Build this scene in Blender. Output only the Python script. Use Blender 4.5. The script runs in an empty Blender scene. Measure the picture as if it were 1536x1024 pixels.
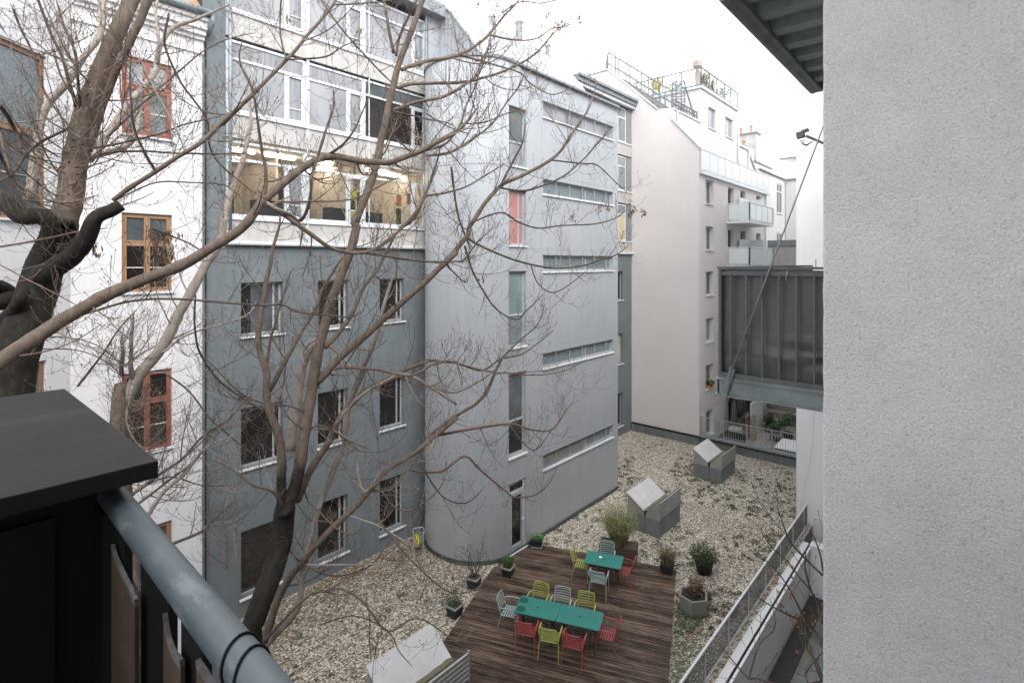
SKYV = 11.0; EXPO = 1.35
import bpy, bmesh, math, random
from math import radians as R, pi, sin, cos
from mathutils import Vector, Matrix, noise
random.seed(7)
SC = bpy.context.scene; COL = SC.collection
CA = (.6572, .7537)   # world: X runs along the long facades, Y towards them, Z up; floor of the roof garden is z=0
F = 800.0; HOR = 394.0; HC = 10.0
def ray(px, py):
    a = (px-768)/F
    return Vector((CA[0]*a+CA[1], -CA[1]*a+CA[0], (HOR-py)/F))
def PT(px, py, t):
    return Vector((0, 0, HC)) + ray(px, py)*t
def onY(px, Y): return ray(px, HOR).x*Y/ray(px, HOR).y
# ---------------------------------------------------------------- mesh builder
class MB:
    def __init__(s): s.v = []; s.f = []; s.m = []
    def add(s, vs, fs, mi=0):
        b = len(s.v); s.v += [tuple(v) for v in vs]; s.f += [tuple(b+i for i in f) for f in fs]; s.m += [mi]*len(fs)
        return s
    def quad(s, a, b, c, d, mi=0): return s.add([a, b, c, d], [(0, 1, 2, 3)], mi)
    def hexa(s, p, mi=0):   # 8 points: bottom 4 ccw, top 4
        return s.add(p, [(3, 2, 1, 0), (4, 5, 6, 7), (0, 1, 5, 4), (1, 2, 6, 5), (2, 3, 7, 6), (3, 0, 4, 7)], mi)
    def box(s, x0, x1, y0, y1, z0, z1, mi=0):
        return s.hexa([(x0, y0, z0), (x1, y0, z0), (x1, y1, z0), (x0, y1, z0), (x0, y0, z1), (x1, y0, z1), (x1, y1, z1), (x0, y1, z1)], mi)
    def bar(s, a, b, w, h, mi=0, up=(0, 0, 1)):
        a = Vector(a); b = Vector(b); t = (b-a).normalized(); u = Vector(up)
        if abs(t.dot(u)) > .98: u = Vector((0, 1, 0))
        r = t.cross(u).normalized(); u = r.cross(t)
        r = r*w/2; u = u*h/2
        return s.hexa([a-r-u, a+r-u, b+r-u, b-r-u, a-r+u, a+r+u, b+r+u, b-r+u], mi)
    def prism(s, poly, z0, z1, mi=0):
        n = len(poly)
        return s.add([(x, y, z0) for x, y in poly]+[(x, y, z1) for x, y in poly],
                     [tuple(range(n-1, -1, -1)), tuple(range(n, 2*n))]+[(i, (i+1) % n, n+(i+1) % n, n+i) for i in range(n)], mi)
    def prismX(s, poly, x0, x1, mi=0):   # poly in (y,z) extruded along x
        n = len(poly)
        return s.add([(x0, y, z) for y, z in poly]+[(x1, y, z) for y, z in poly],
                     [tuple(range(n-1, -1, -1)), tuple(range(n, 2*n))]+[(i, (i+1) % n, n+(i+1) % n, n+i) for i in range(n)], mi)
    def tube(s, pts, rad, n=8, mi=0, cap=True):
        pts = [Vector(p) for p in pts]
        if not hasattr(rad, '__len__'): rad = [rad]*len(pts)
        b = len(s.v); nrm = None
        for i, p in enumerate(pts):
            t = pts[min(i+1, len(pts)-1)]-pts[max(i-1, 0)]
            if t.length < 1e-9: t = Vector((0, 0, 1))
            t.normalize()
            if nrm is None:
                nrm = t.orthogonal().normalized()
            else:
                nrm = nrm-t*nrm.dot(t)
                nrm = nrm.normalized() if nrm.length > 1e-6 else t.orthogonal().normalized()
            bi = t.cross(nrm)
            for k in range(n):
                a = 2*pi*k/n
                s.v.append(tuple(p+(nrm*cos(a)+bi*sin(a))*rad[i]))
        for i in range(len(pts)-1):
            for k in range(n):
                s.f.append((b+i*n+k, b+i*n+(k+1) % n, b+(i+1)*n+(k+1) % n, b+(i+1)*n+k)); s.m.append(mi)
        if cap:
            s.f.append(tuple(b+k for k in range(n-1, -1, -1))); s.m.append(mi)
            e = b+(len(pts)-1)*n
            s.f.append(tuple(e+k for k in range(n))); s.m.append(mi)
        return s
    def lathe(s, prof, cx=0, cy=0, n=20, mi=0):
        b = len(s.v)
        for r, z in prof:
            for k in range(n):
                a = 2*pi*k/n; s.v.append((cx+r*cos(a), cy+r*sin(a), z))
        for i in range(len(prof)-1):
            for k in range(n):
                s.f.append((b+i*n+k, b+i*n+(k+1) % n, b+(i+1)*n+(k+1) % n, b+(i+1)*n+k)); s.m.append(mi)
        return s
    def build(s, name, mat, parent=None, smooth=False, bevel=0, **kw):
        me = bpy.data.meshes.new(name); me.from_pydata(s.v, [], s.f)
        mats = mat if isinstance(mat, (list, tuple)) else [mat]
        for m in mats: me.materials.append(m)
        if len(mats) > 1: me.polygons.foreach_set('material_index', s.m)
        bm = bmesh.new(); bm.from_mesh(me); bmesh.ops.recalc_face_normals(bm, faces=bm.faces); bm.to_mesh(me); bm.free()
        if smooth: me.polygons.foreach_set('use_smooth', [True]*len(me.polygons))
        me.update()
        o = bpy.data.objects.new(name, me); COL.objects.link(o)
        if parent is not None:
            o.parent = parent
            if parent.type == 'EMPTY':
                o.matrix_parent_inverse = Matrix.Translation(-parent.location)
        if bevel:
            b = o.modifiers.new('bevel', 'BEVEL'); b.width = bevel; b.segments = 2; b.limit_method = 'ANGLE'; b.angle_limit = R(40)
        for k, v in kw.items(): o[k] = v
        return o
def thing(name, label, cat, loc=(0, 0, 0), group=None):
    o = bpy.data.objects.new(name, None); COL.objects.link(o); o.location = loc; o.empty_display_size = .2
    o['label'] = label; o['category'] = cat
    if group: o['group'] = group
    return o
def copy_tree(o, parent=None):
    c = o.copy(); COL.objects.link(c)
    if parent is not None: c.parent = parent
    for ch in [x for x in bpy.data.objects if x.parent == o]: copy_tree(ch, c)
    return c
# ---------------------------------------------------------------- materials
def lin(c):
    if isinstance(c, str):
        c = [int(c[i:i+2], 16)/255 for i in (0, 2, 4)]
        c = [x/12.92 if x <= .04045 else ((x+.055)/1.055)**2.4 for x in c]
    return (c[0], c[1], c[2], 1)
def newmat(name):
    m = bpy.data.materials.new(name); m.use_nodes = True
    nt = m.node_tree; b = nt.nodes['Principled BSDF']
    return m, nt, b
def ramp(nt, src, stops):
    r = nt.nodes.new('ShaderNodeValToRGB'); e = r.color_ramp.elements
    while len(e) < len(stops): e.new(.5)
    for k, (p, c) in enumerate(stops): e[k].position = p; e[k].color = lin(c)
    nt.links.new(src, r.inputs[0]); return r.outputs[0]
def coords(nt, scale=(1, 1, 1), rot=0, loc=(0, 0, 0)):
    tc = nt.nodes.new('ShaderNodeTexCoord'); mp = nt.nodes.new('ShaderNodeMapping')
    mp.inputs['Scale'].default_value = scale; mp.inputs['Rotation'].default_value = (0, 0, rot); mp.inputs['Location'].default_value = loc
    nt.links.new(tc.outputs['Object'], mp.inputs[0]); return mp.outputs[0]
def noise_n(nt, vec, scale, detail=4, rough=.55):
    n = nt.nodes.new('ShaderNodeTexNoise'); n.inputs['Scale'].default_value = scale; n.inputs['Detail'].default_value = detail
    n.inputs['Roughness'].default_value = rough; nt.links.new(vec, n.inputs['Vector']); return n.outputs['Fac']
def mix(nt, fac, a, b, mode='MIX'):
    m = nt.nodes.new('ShaderNodeMix'); m.data_type = 'RGBA'; m.blend_type = mode
    for i, v in ((0, fac), (6, a), (7, b)):
        if hasattr(v, 'is_output'): nt.links.new(v, m.inputs[i])
        else: m.inputs[i].default_value = v
    return m.outputs[2]
def bump(nt, b, h, strength, dist):
    n = nt.nodes.new('ShaderNodeBump'); n.inputs['Strength'].default_value = strength; n.inputs['Distance'].default_value = dist
    nt.links.new(h, n.inputs['Height']); nt.links.new(n.outputs[0], b.inputs['Normal'])
def mat(name, c1, c2=None, rough=.6, scale=1.5, metal=0, bumps=None, spec=.4, stretch=(1, 1, 1), detail=5, streak=0, c3=None):
    m, nt, b = newmat(name)
    b.inputs['Roughness'].default_value = rough; b.inputs['Metallic'].default_value = metal
    b.inputs['Specular IOR Level'].default_value = spec
    v = coords(nt, stretch)
    c2 = c2 or c1
    col = ramp(nt, noise_n(nt, v, scale, detail), [(.3, c1), (.5, tuple((lin(c1)[i]+lin(c2)[i])/2 for i in range(3))), (.7, c2)])
    if c3:
        col = mix(nt, ramp(nt, noise_n(nt, v, scale*.37, 8, .7), [(.52, (0, 0, 0)), (.68, (1, 1, 1))]), col, lin(c3))
    if streak:
        s = ramp(nt, noise_n(nt, coords(nt, (1, 1, .05)), 5, 6), [(.45, (1, 1, 1)), (.8, (1-streak,)*3)])
        col = mix(nt, 1.0, col, s, 'MULTIPLY')
    nt.links.new(col, b.inputs['Base Color'])
    if bumps:
        bump(nt, b, noise_n(nt, coords(nt, stretch), bumps[0], 6, .6), bumps[1], bumps[2])
    return m
M = {}
M['white_plaster'] = mat('white_plaster', (.60, .60, .62), (.68, .68, .70), .85, .8, bumps=(18, .25, .01), streak=.10)
M['white_plaster2'] = mat('white_plaster_clean', (.68, .675, .68), (.74, .735, .735), .85, .5, bumps=(15, .2, .01), streak=.05)
M['pink_plaster'] = mat('pink_plaster', (.62, .585, .572), (.67, .632, .62), .85, .35, bumps=(20, .2, .01), streak=.015)
M['grey_plaster'] = mat('grey_plaster', (.128, .152, .164), (.165, .19, .204), .8, .7, bumps=(22, .25, .01), streak=.12, c3=(.12, .135, .142))
M['concrete'] = mat('spandrel_concrete', (.38, .375, .368), (.47, .462, .45), .7, 2.2, bumps=(12, .2, .01), c3=(.44, .41, .37), streak=.2)
M['clad'] = mat('zinc_cladding', (.40, .425, .452), (.45, .475, .50), .42, .5, metal=.4, streak=.06, spec=.5, bumps=(3, .10, .02))
M['clad_joint'] = mat('cladding_joint', (.33, .35, .375), None, .6)
M['roof_white'] = mat('pale_roof_sheet', (.36, .38, .40), (.42, .44, .46), .6, .8, metal=.1, streak=.1)
M['flash'] = mat('zinc_flashing', (.19, .21, .225), (.25, .27, .285), .6, 3, metal=.15)
M['flash_light'] = mat('pale_aluminium', (.55, .58, .61), (.63, .66, .69), .4, 3, metal=.3)
M['drain'] = mat('gutter_blue_grey', (.20, .25, .28), (.28, .33, .36), .5, 4, metal=.3)
M['red_frame'] = mat('window_frame_red', (.24, .085, .06), (.30, .12, .085), .6, 9)
M['brown_frame'] = mat('window_frame_brown', (.22, .12, .075), (.30, .17, .11), .6, 9, stretch=(1, 1, .15))
M['ochre_frame'] = mat('window_frame_ochre', (.26, .155, .085), (.35, .22, .13), .6, 9, stretch=(1, 1, .15))
M['cream_frame'] = mat('window_bar_cream', (.62, .60, .56), None, .6)
M['grey_frame'] = mat('window_frame_grey', (.30, .32, .33), (.36, .38, .39), .5, 5)
M['alu'] = mat('window_frame_aluminium', (.56, .59, .63), (.66, .69, .72), .4, 3, metal=.2)
M['sill'] = mat('window_sill_metal', (.58, .60, .62), (.68, .70, .72), .5, 4)
def glassy(name, c1, c2, scale=.6, rough=.06, spec=.8, stretch=(1, 1, 1)):
    m, nt, b = newmat(name); b.inputs['Roughness'].default_value = rough; b.inputs['Specular IOR Level'].default_value = spec
    v = coords(nt, stretch)
    nt.links.new(ramp(nt, noise_n(nt, v, scale, 3), [(.35, c1), (.65, c2)]), b.inputs['Base Color'])
    n = noise_n(nt, v, .7, 2); bump(nt, b, n, .25, .02)
    return m
M['g_dark'] = glassy('pane_dark', (.008, .008, .008), (.02, .018, .016), 1.5)
M['g_mid'] = glassy('pane_grey', (.05, .06, .065), (.10, .115, .12), 1.2)
M['g_curtain'] = glassy('pane_pale_curtain', (.15, .16, .172), (.25, .262, .278), 14, .12, stretch=(1, 1, .05))
M['g_light'] = glassy('pane_pale_blind', (.18, .19, .205), (.29, .30, .32), .8, .12)
M['g_frost'] = glassy('pane_ribbed_glass', (.10, .125, .14), (.20, .235, .25), 30, .25)
M['g_teal'] = glassy('pane_teal_grey', (.13, .19, .20), (.18, .24, .25), .9, .15)
M['g_red'] = glassy('pane_red_curtain', (.34, .15, .14), (.40, .20, .19), 1.1, .2)
M['g_yellow'] = glassy('pane_warm_blind', (.50, .40, .26), (.6, .5, .36), 1.1, .2)
def clearglass(name, tint=(.9, .95, .97), fac=.75, rough=.05, diff=(.5, .56, .58)):
    m, nt, b = newmat(name)
    tr = nt.nodes.new('ShaderNodeBsdfTransparent'); tr.inputs[0].default_value = (*tint, 1)
    mx = nt.nodes.new('ShaderNodeMixShader'); mx.inputs[0].default_value = 1-fac
    b.inputs['Base Color'].default_value = (*diff, 1); b.inputs['Roughness'].default_value = rough; b.inputs['Specular IOR Level'].default_value = .8
    nt.links.new(tr.outputs[0], mx.inputs[1]); nt.links.new(b.outputs[0], mx.inputs[2])
    nt.links.new(mx.outputs[0], nt.nodes['Material Output'].inputs[0]); return m
M['g_clear'] = clearglass('pane_clear', fac=.86, diff=(.05, .055, .06))
M['g_frosted_balcony'] = clearglass('frosted_balcony_glass', (.95, .98, .99), .22, .3, (.78, .84, .85))
M['wood_deck'] = None
def emit(name, col, s):
    m, nt, b = newmat(name); b.inputs['Base Color'].default_value = lin(col)
    b.inputs['Emission Color'].default_value = lin(col); b.inputs['Emission Strength'].default_value = s; return m
M['lamp'] = emit('strip_lamp_lit', (1, .86, .68), 9)
M['room_wall'] = mat('office_wall', (.62, .54, .46), (.70, .62, .54), .8, .6)
M['room_dark'] = mat('dark_room', (.035, .033, .03), (.05, .045, .04), .9, 1)
M['yellow'] = mat('poster_yellow', (.70, .55, .10), None, .6)
M['red'] = mat('poster_red', (.55, .10, .05), None, .6)
M['orange'] = mat('orange_panel', (.6, .2, .08), None, .6)
M['black'] = mat('black_paint', (.006, .006, .006), (.012, .012, .012), .6, 6, spec=.2)
M['steel'] = mat('galvanised_steel', (.33, .35, .36), (.45, .47, .48), .45, 9, metal=.5)
M['pent_plaster'] = mat('penthouse_render', (.52, .52, .525), (.57, .57, .575), .85, .5, bumps=(15, .2, .01), streak=.05)
M['far_steel'] = mat('dark_rail_steel', (.14, .15, .155), (.2, .21, .215), .7, 9)  # steel colour darkened so thin rails stand out against the overexposed sky
M['greensteel'] = mat('green_grey_steel', (.15, .175, .172), (.22, .25, .245), .5, 5, metal=.3, streak=.2, bumps=(14, .2, .01))
M['white_metal'] = mat('white_painted_metal', (.7, .71, .72), None, .5)
M['soil'] = mat('potting_soil', (.03, .022, .016), (.07, .05, .035), .95, 30, bumps=(60, .8, .02))
M['pot_black'] = mat('black_plastic_pot', (.018, .02, .02), (.03, .033, .033), .5, 5)
M['pot_rim'] = mat('grey_pot_rim', (.28, .30, .30), None, .6)
M['stone_planter'] = mat('washed_concrete', (.14, .145, .14), (.25, .25, .24), .9, 60, bumps=(70, .6, .01))
M['louvre'] = mat('louvre_metal', (.26, .27, .26), (.34, .35, .34), .5, 3, metal=.3)
M['vent_body'] = mat('vent_body_grey', (.13, .15, .15), (.18, .20, .20), .7, 2, streak=.3, bumps=(20, .2, .01))
M['vent_lid'] = mat('vent_lid_pale', (.43, .43, .44), (.52, .52, .53), .6, 2.2, streak=.10)
M['moss'] = mat('mossy_gutter', (.10, .095, .06), (.2, .17, .11), .95, 14, bumps=(40, .8, .02))
M['brick_tile'] = mat('clay_roof_tile', (.33, .19, .13), (.42, .26, .19), .8, 6)

# ---------------------------------------------------------------- walls and windows
class Wall:
    """a vertical wall: origin, running direction d, inward direction n (2-D)"""
    def __init__(s, o, d, n):
        s.o = Vector(o); s.d = Vector(d).normalized(); s.n = Vector(n).normalized()
    def p(s, a, z, dep=0):
        q = s.o+s.d*a+s.n*dep; return (q.x, q.y, z)
    def box(s, mb, a0, a1, z0, z1, d0, d1, mi=0):
        return mb.hexa([s.p(a0, z0, d0), s.p(a1, z0, d0), s.p(a1, z0, d1), s.p(a0, z0, d1), s.p(a0, z1, d0), s.p(a1, z1, d0), s.p(a1, z1, d1), s.p(a0, z1, d1)], mi)
    def face(s, mb, a0, a1, z0, z1, holes=(), depth=.22, mi=0, poly=None):
        xs = sorted({a0, a1, *[min(max(h[k], a0), a1) for h in holes for k in (0, 1)]}); zs = sorted({z0, z1, *[min(max(h[k], z0), z1) for h in holes for k in (2, 3)]})
        for i in range(len(xs)-1):
            for j in range(len(zs)-1):
                cx = (xs[i]+xs[i+1])/2; cz = (zs[j]+zs[j+1])/2
                if any(h[0] < cx < h[1] and h[2] < cz < h[3] for h in holes): continue
                mb.quad(s.p(xs[i], zs[j]), s.p(xs[i+1], zs[j]), s.p(xs[i+1], zs[j+1]), s.p(xs[i], zs[j+1]), mi)
        for h in holes:
            a, b, c, d = h[:4]
            mb.quad(s.p(a, c), s.p(a, c, depth), s.p(a, d, depth), s.p(a, d), mi); mb.quad(s.p(b, c), s.p(b, d), s.p(b, d, depth), s.p(b, c, depth), mi)
            mb.quad(s.p(a, d), s.p(b, d), s.p(b, d, depth), s.p(a, d, depth), mi); mb.quad(s.p(a, c), s.p(a, c, depth), s.p(b, c, depth), s.p(b, c), mi)
    def window(s, parent, a0, a1, z0, z1, fmat, pane, dep=.12, fw=.07, muls=(), trans=(), sill=None, thick=.05, barmat=None, bars=(), name='window', panes=None, handle=False):
        e = .004; a0 += e; a1 -= e; z0 += e; z1 -= e
        mb = MB()
        s.box(mb, a0, a0+fw, z0, z1, dep, dep+thick); s.box(mb, a1-fw, a1, z0, z1, dep, dep+thick)
        s.box(mb, a0+fw, a1-fw, z1-fw, z1, dep, dep+thick); s.box(mb, a0+fw, a1-fw, z0, z0+fw, dep, dep+thick)
        zc = [z0+fw]+[z for z in trans]+[z1-fw]
        for z in trans: s.box(mb, a0+fw, a1-fw, z-fw*.5, z+fw*.5, dep-.006, dep+thick)
        for m in muls:
            if isinstance(m, (tuple, list)): s.box(mb, m[0]-fw*.45, m[0]+fw*.45, m[1], m[2], dep-.003, dep+thick)
            else: s.box(mb, m-fw*.45, m+fw*.45, z0+fw, z1-fw, dep-.003, dep+thick)
        w = mb.build(name, fmat, parent)
        pm = panes or [(a0+fw*.6, a1-fw*.6, z0+fw*.6, z1-fw*.6, pane)]
        for q in pm:
            m2 = MB(); s.box(m2, q[0], q[1], q[2], q[3], dep+thick*.45, dep+thick*.7)
            m2.build('pane', q[4], w)
        if bars:
            m3 = MB()
            for b in bars: s.box(m3, b[0], b[1], b[2], b[3], dep+.002, dep+thick*.42)
            m3.build('glazing_bar', barmat or fmat, w)
        if sill:
            m4 = MB(); s.box(m4, a0-.05, a1+.05, z0-.06, z0-.012, -.07, dep-.004)
            m4.build('sill', sill, w)
        return w
# ================================================================= setting
def struct(name, mb, m, **k): return mb.build(name, m, kind='structure', **k)
def gravel_mat():
    m, nt, b = newmat('river_gravel'); b.inputs['Roughness'].default_value = .85
    v = coords(nt)
    vo = nt.nodes.new('ShaderNodeTexVoronoi'); vo.inputs['Scale'].default_value = 19; vo.inputs['Randomness'].default_value = 1
    nt.links.new(v, vo.inputs['Vector'])
    sep = nt.nodes.new('ShaderNodeSeparateColor'); nt.links.new(vo.outputs['Color'], sep.inputs[0])
    stone = ramp(nt, sep.outputs[0], [(0, (.11, .095, .07)), (.22, (.27, .235, .18)), (.5, (.45, .405, .325)), (.78, (.60, .555, .465)), (1, (.76, .72, .64))])
    gap = ramp(nt, vo.outputs['Distance'], [(.5, (1, 1, 1)), (.9, (.3, .28, .25))])
    c = mix(nt, 1.0, stone, gap, 'MULTIPLY')
    w = ramp(nt, noise_n(nt, v, .55, 6, .7), [(.46, (0, 0, 0)), (.62, (.75, .75, .75))])
    w2 = ramp(nt, noise_n(nt, v, 5.5, 5, .75), [(.50, (0, 0, 0)), (.60, (1, 1, 1))])
    fac = mix(nt, 1.0, w, w2, 'MULTIPLY')
    c = mix(nt, fac, c, lin((.12, .118, .075)))
    lit = ramp(nt, noise_n(nt, v, .3, 4, .6), [(.42, (0, 0, 0)), (.66, (.45, .45, .45))])
    w3 = ramp(nt, noise_n(nt, v, 9, 5, .8), [(.48, (0, 0, 0)), (.62, (1, 1, 1))])
    c = mix(nt, mix(nt, 1.0, lit, w3, 'MULTIPLY'), c, lin((.10, .06, .035)))
    nt.links.new(c, b.inputs['Base Color'])
    iv = nt.nodes.new('ShaderNodeMath'); iv.operation = 'SUBTRACT'; iv.inputs[0].default_value = 1; nt.links.new(vo.outputs['Distance'], iv.inputs[1])
    bump(nt, b, iv.outputs[0], .9, .03); return m
M['gravel'] = gravel_mat()
NEARX = 5.35
mb = MB(); nx, ny = 70, 40
for j in range(ny+1):
    for i in range(nx+1):
        x = NEARX+(28.8-NEARX)*i/nx; y = 4.72+(15.75-4.72)*j/ny
        z = .03*noise.noise((x*.9, y*.9, 0))+.012*noise.noise((x*4, y*4, 3))-.01
        mb.v.append((x, y, z))
for j in range(ny):
    for i in range(nx):
        a = j*(nx+1)+i; mb.f.append((a, a+1, a+nx+2, a+nx+1)); mb.m.append(0)
struct('gravel_roof', mb, M['gravel'], smooth=True)
# loose pebbles: thousands, nobody could count them
rs = random.Random(3); mb = MB()
def inside_deck(x, y, mgn=0):
    s = x*.9272+y*.3746; w = -.3746*x+.9272*y
    return 8.6-mgn < s < 18.07+mgn and .63-mgn < w < 6.3+mgn
oct_f = [(0, 2, 4), (2, 1, 4), (1, 3, 4), (3, 0, 4), (2, 0, 5), (1, 2, 5), (3, 1, 5), (0, 3, 5)]
for _ in range(26000):
    x = rs.uniform(5.6, 28.5); y = rs.uniform(4.95, 15.5)
    if inside_deck(x, y, -.03): continue
    if (11.9 < x < 20.9 and y > 12) : continue
    r = rs.uniform(.014, .036)*(1 if x < 20 else 1.25); a = rs.uniform(0, pi); cx, sx = cos(a), sin(a); fl = rs.uniform(.4, .75)
    q = rs.uniform(.6, 1)
    vs = [(x+cx*r, y+sx*r, .015), (x-cx*r, y-sx*r, .02), (x-sx*r*q, y+cx*r*q, .012), (x+sx*r*q, y-cx*r*q, .02), (x, y, .012+r*fl), (x, y, .0)]
    mb.add(vs, oct_f, rs.choice((0, 0, 1, 1, 2)))
mb.build('loose_pebbles', [mat('pebble_pale', (.55, .52, .46), (.72, .69, .63), .8, 7), mat('pebble_tan', (.36, .33, .28), (.52, .48, .42), .8, 7), mat('pebble_dark', (.14, .125, .11), (.26, .235, .21), .8, 7)],
         kind='stuff', label='loose pale river pebbles strewn over the gravel roof', category='pebbles')
# weeds and moss cushions on the gravel
mb = MB()
for _ in range(1250):
    if rs.random() < .6: x = rs.gauss(22.5, 3.2); y = rs.uniform(5.2, 13.5)
    elif rs.random() < .55: x = rs.uniform(13, 18); y = rs.gauss(6.0, .55)
    else: x = rs.uniform(6, 18); y = rs.uniform(5.1, 15.4)
    if not (5.6 < x < 28.4 and 5 < y < 15.4) or inside_deck(x, y, .05) or (11.6 < x < 21 and y > 11.9): continue
    if noise.noise((x*.45, y*.45, 9)) < -.08: continue
    R0 = rs.uniform(.04, .17)
    for _b in range(int(14+R0*110)):
        a = rs.uniform(0, 2*pi); rr = R0*math.sqrt(rs.random()); bx = x+cos(a)*rr; by = y+sin(a)*rr
        a2 = rs.uniform(0, 2*pi); l = rs.uniform(.014, .036); h = rs.uniform(.02, .07)
        mb.add([(bx-cos(a2)*l, by-sin(a2)*l, .012), (bx+cos(a2)*l, by+sin(a2)*l, .012), (bx+rs.uniform(-.03, .03), by+rs.uniform(-.03, .03), h)], [(0, 1, 2)], rs.choice((0, 0, 1, 2)))
mb.build('roof_weeds', [mat('weed_olive', (.10, .10, .055), (.16, .15, .09), .9, 8), mat('weed_green', (.07, .09, .045), (.11, .13, .065), .9, 8), mat('weed_straw', (.10, .085, .05), (.16, .13, .08), .9, 8)],
         kind='stuff', label='low moss and sedum cushions growing through the gravel', category='weeds')
# fallen leaves and litter along the facades
mb = MB()
for _ in range(5200):
    k = rs.random()
    if k < .6: x = rs.uniform(5.6, 12.6); y = 15.5-abs(rs.gauss(0, 1.3))
    elif k < .8: x = rs.uniform(6, 12.8); y = rs.uniform(10, 15.4)
    else: x = rs.uniform(9, 27); y = rs.uniform(5.1, 6.8)
    if y > 15.5 or y < 5 or inside_deck(x, y, 0): continue
    a = rs.uniform(0, 2*pi); l = rs.uniform(.02, .05); w = l*rs.uniform(.3, .6); z = rs.uniform(.03, .045)
    mb.add([(x-cos(a)*l, y-sin(a)*l, z), (x+sin(a)*w, y-cos(a)*w, z+rs.uniform(0, .02)), (x+cos(a)*l, y+sin(a)*l, z), (x-sin(a)*w, y+cos(a)*w, z+rs.uniform(0, .02))], [(0, 1, 2, 3)], rs.choice((0, 0, 1)))
mb.build('leaf_litter', [mat('leaf_brown', (.13, .075, .04), (.22, .14, .08), .9, 5), mat('leaf_tan', (.28, .2, .12), (.36, .27, .18), .9, 5)],
         kind='stuff', label='brown fallen leaf litter along the foot of the grey facade', category='leaf litter')
struct('courtyard_ground', MB().box(-400, 400, -400, 400, -4.2, -4.0), mat('courtyard_asphalt', (.05, .05, .05), (.08, .08, .075), .9, 2))
# retaining structure under the gravel roof
struct('garden_roof_slab', MB().box(NEARX, 28.8, 4.75, 15.55, -3.99, -.08), M['grey_plaster'])
# lower terrace
mb = MB().box(4.2, 22.88, -.58, 4.40, -1.9, -1.65)
struct('lower_terrace', mb, mat('terrace_sheet', (.15, .16, .15), (.22, .23, .215), .35, 1.4, metal=.2, streak=.1, c3=(.10, .105, .10)))
mb = MB()
for y in (.9, 1.7, 2.5, 3.3): mb.box(4.3, 20.85, y-.02, y+.02, -1.649, -1.61)
struct('terrace_seams', mb, M['steel'])
mb = MB().box(4.2, 22.8, 3.92, 4.38, -1.648, -1.60)
struct('terrace_gutter_strip', mb, mat('terrace_dark_strip', (.03, .032, .03), (.05, .05, .045), .7, 6))
# patio behind
def paving_mat():
    m, nt, b = newmat('patio_paving'); b.inputs['Roughness'].default_value = .8
    v = coords(nt); br = nt.nodes.new('ShaderNodeTexBrick'); br.offset = 0; br.inputs['Scale'].default_value = 1
    br.inputs['Brick Width'].default_value = .6; br.inputs['Row Height'].default_value = .6; br.inputs['Mortar Size'].default_value = .012
    br.inputs['Color1'].default_value = lin((.27, .25, .22)); br.inputs['Color2'].default_value = lin((.33, .30, .27)); br.inputs['Mortar'].default_value = lin((.12, .11, .1))
    nt.links.new(v, br.inputs[0]); nt.links.new(br.outputs[0], b.inputs['Base Color']); return m
M['paving'] = paving_mat()
struct('patio_paving', MB().box(29.1, 46, -6, 11.5, -.6, -.2), M['paving'])
# ================================================================= white apartment building (left)
WB = thing('white_apartment_house', 'white old apartment house with brown and red timber windows left of the grey office building', 'apartment house', (3, 15.6, -4))
W = Wall((0, 15.6), (1, 0), (0, 1))
wx0, wx1 = 3.52, 4.59
rows = [(13.15, 15.05), (9.28, 11.22), (5.30, 7.30), (1.4, 3.4)]
holes = [(wx0, wx1, a, b) for a, b in rows]
# angled wing: runs along the camera-forward direction from (2.57,15.6)
kx, ky = CA[1], CA[0]
corner = Vector((2.55, 15.6)); W2 = Wall(corner, (-kx, -ky), (-ky, kx))     # a grows towards the viewer
ahs = [(.62, 2.9, 10.9, 14.45), (.62, 2.9, 5.6, 7.9), (.62, 2.9, 1.4, 3.9)]
mb = MB(); W.face(mb, 2.55, 5.30, -4, 15.55, holes, .24); W2.face(mb, 0, 11.5, -4, 17.5, ahs, .24)
mb.add([(5.30, 15.6, -4), (5.30, 15.9, -4), (5.30, 15.9, 15.55), (5.30, 15.6, 15.55)], [(0, 1, 2, 3)])
mb.box(2.3, 5.298, 15.86, 22, -4, 16.2); q = [W2.p(0, 0, .3)[:2], W2.p(11.5, 0, .3)[:2], W2.p(11.5, 0, 5)[:2], W2.p(0, 0, 5)[:2]]
mb.prism(q, -4, 17.45)
mb.build('wall', M['white_plaster'], WB)
mb = MB()
for z0, z1, d in ((15.55, 15.63, .05), (15.63, 15.9, .03), (15.9, 16.0, .12), (16.0, 16.13, .22), (16.13, 16.33, .3), (16.33, 16.42, .38)):
    mb.box(2.56, 5.32, 15.6-d, 15.85, z0, z1)
mb.build('cornice', M['white_plaster2'], WB)
mb = MB(); mb.tube([(2.6, 15.12, 16.55), (5.36, 15.12, 16.52)], .085, 12); mb.box(2.6, 5.35, 15.17, 15.5, 16.425, 16.46)
mb.tube([(5.36, 15.12, 16.5), (5.42, 15.15, 16.3), (5.40, 15.5, 16.05)], .045, 10)
mb.build('gutter', M['drain'], WB, smooth=True)
mb = MB()
for i in range(12):
    y = 15.3+i*.25; z = 16.52+i*.22
    mb.hexa([(2.3, y, z-.03), (5.3, y, z-.03), (5.3, y+.3, z+.2), (2.3, y+.3, z+.2), (2.3, y, z+.02), (5.3, y, z+.02), (5.3, y+.3, z+.25), (2.3, y+.3, z+.25)])
mb.build('roof', M['brick_tile'], WB)
mb = MB().tube([(5.36, 15.53, 15.9), (5.36, 15.53, -3.9)], .018, 6); mb.build('lightning_cable', M['black'], WB)
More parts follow.
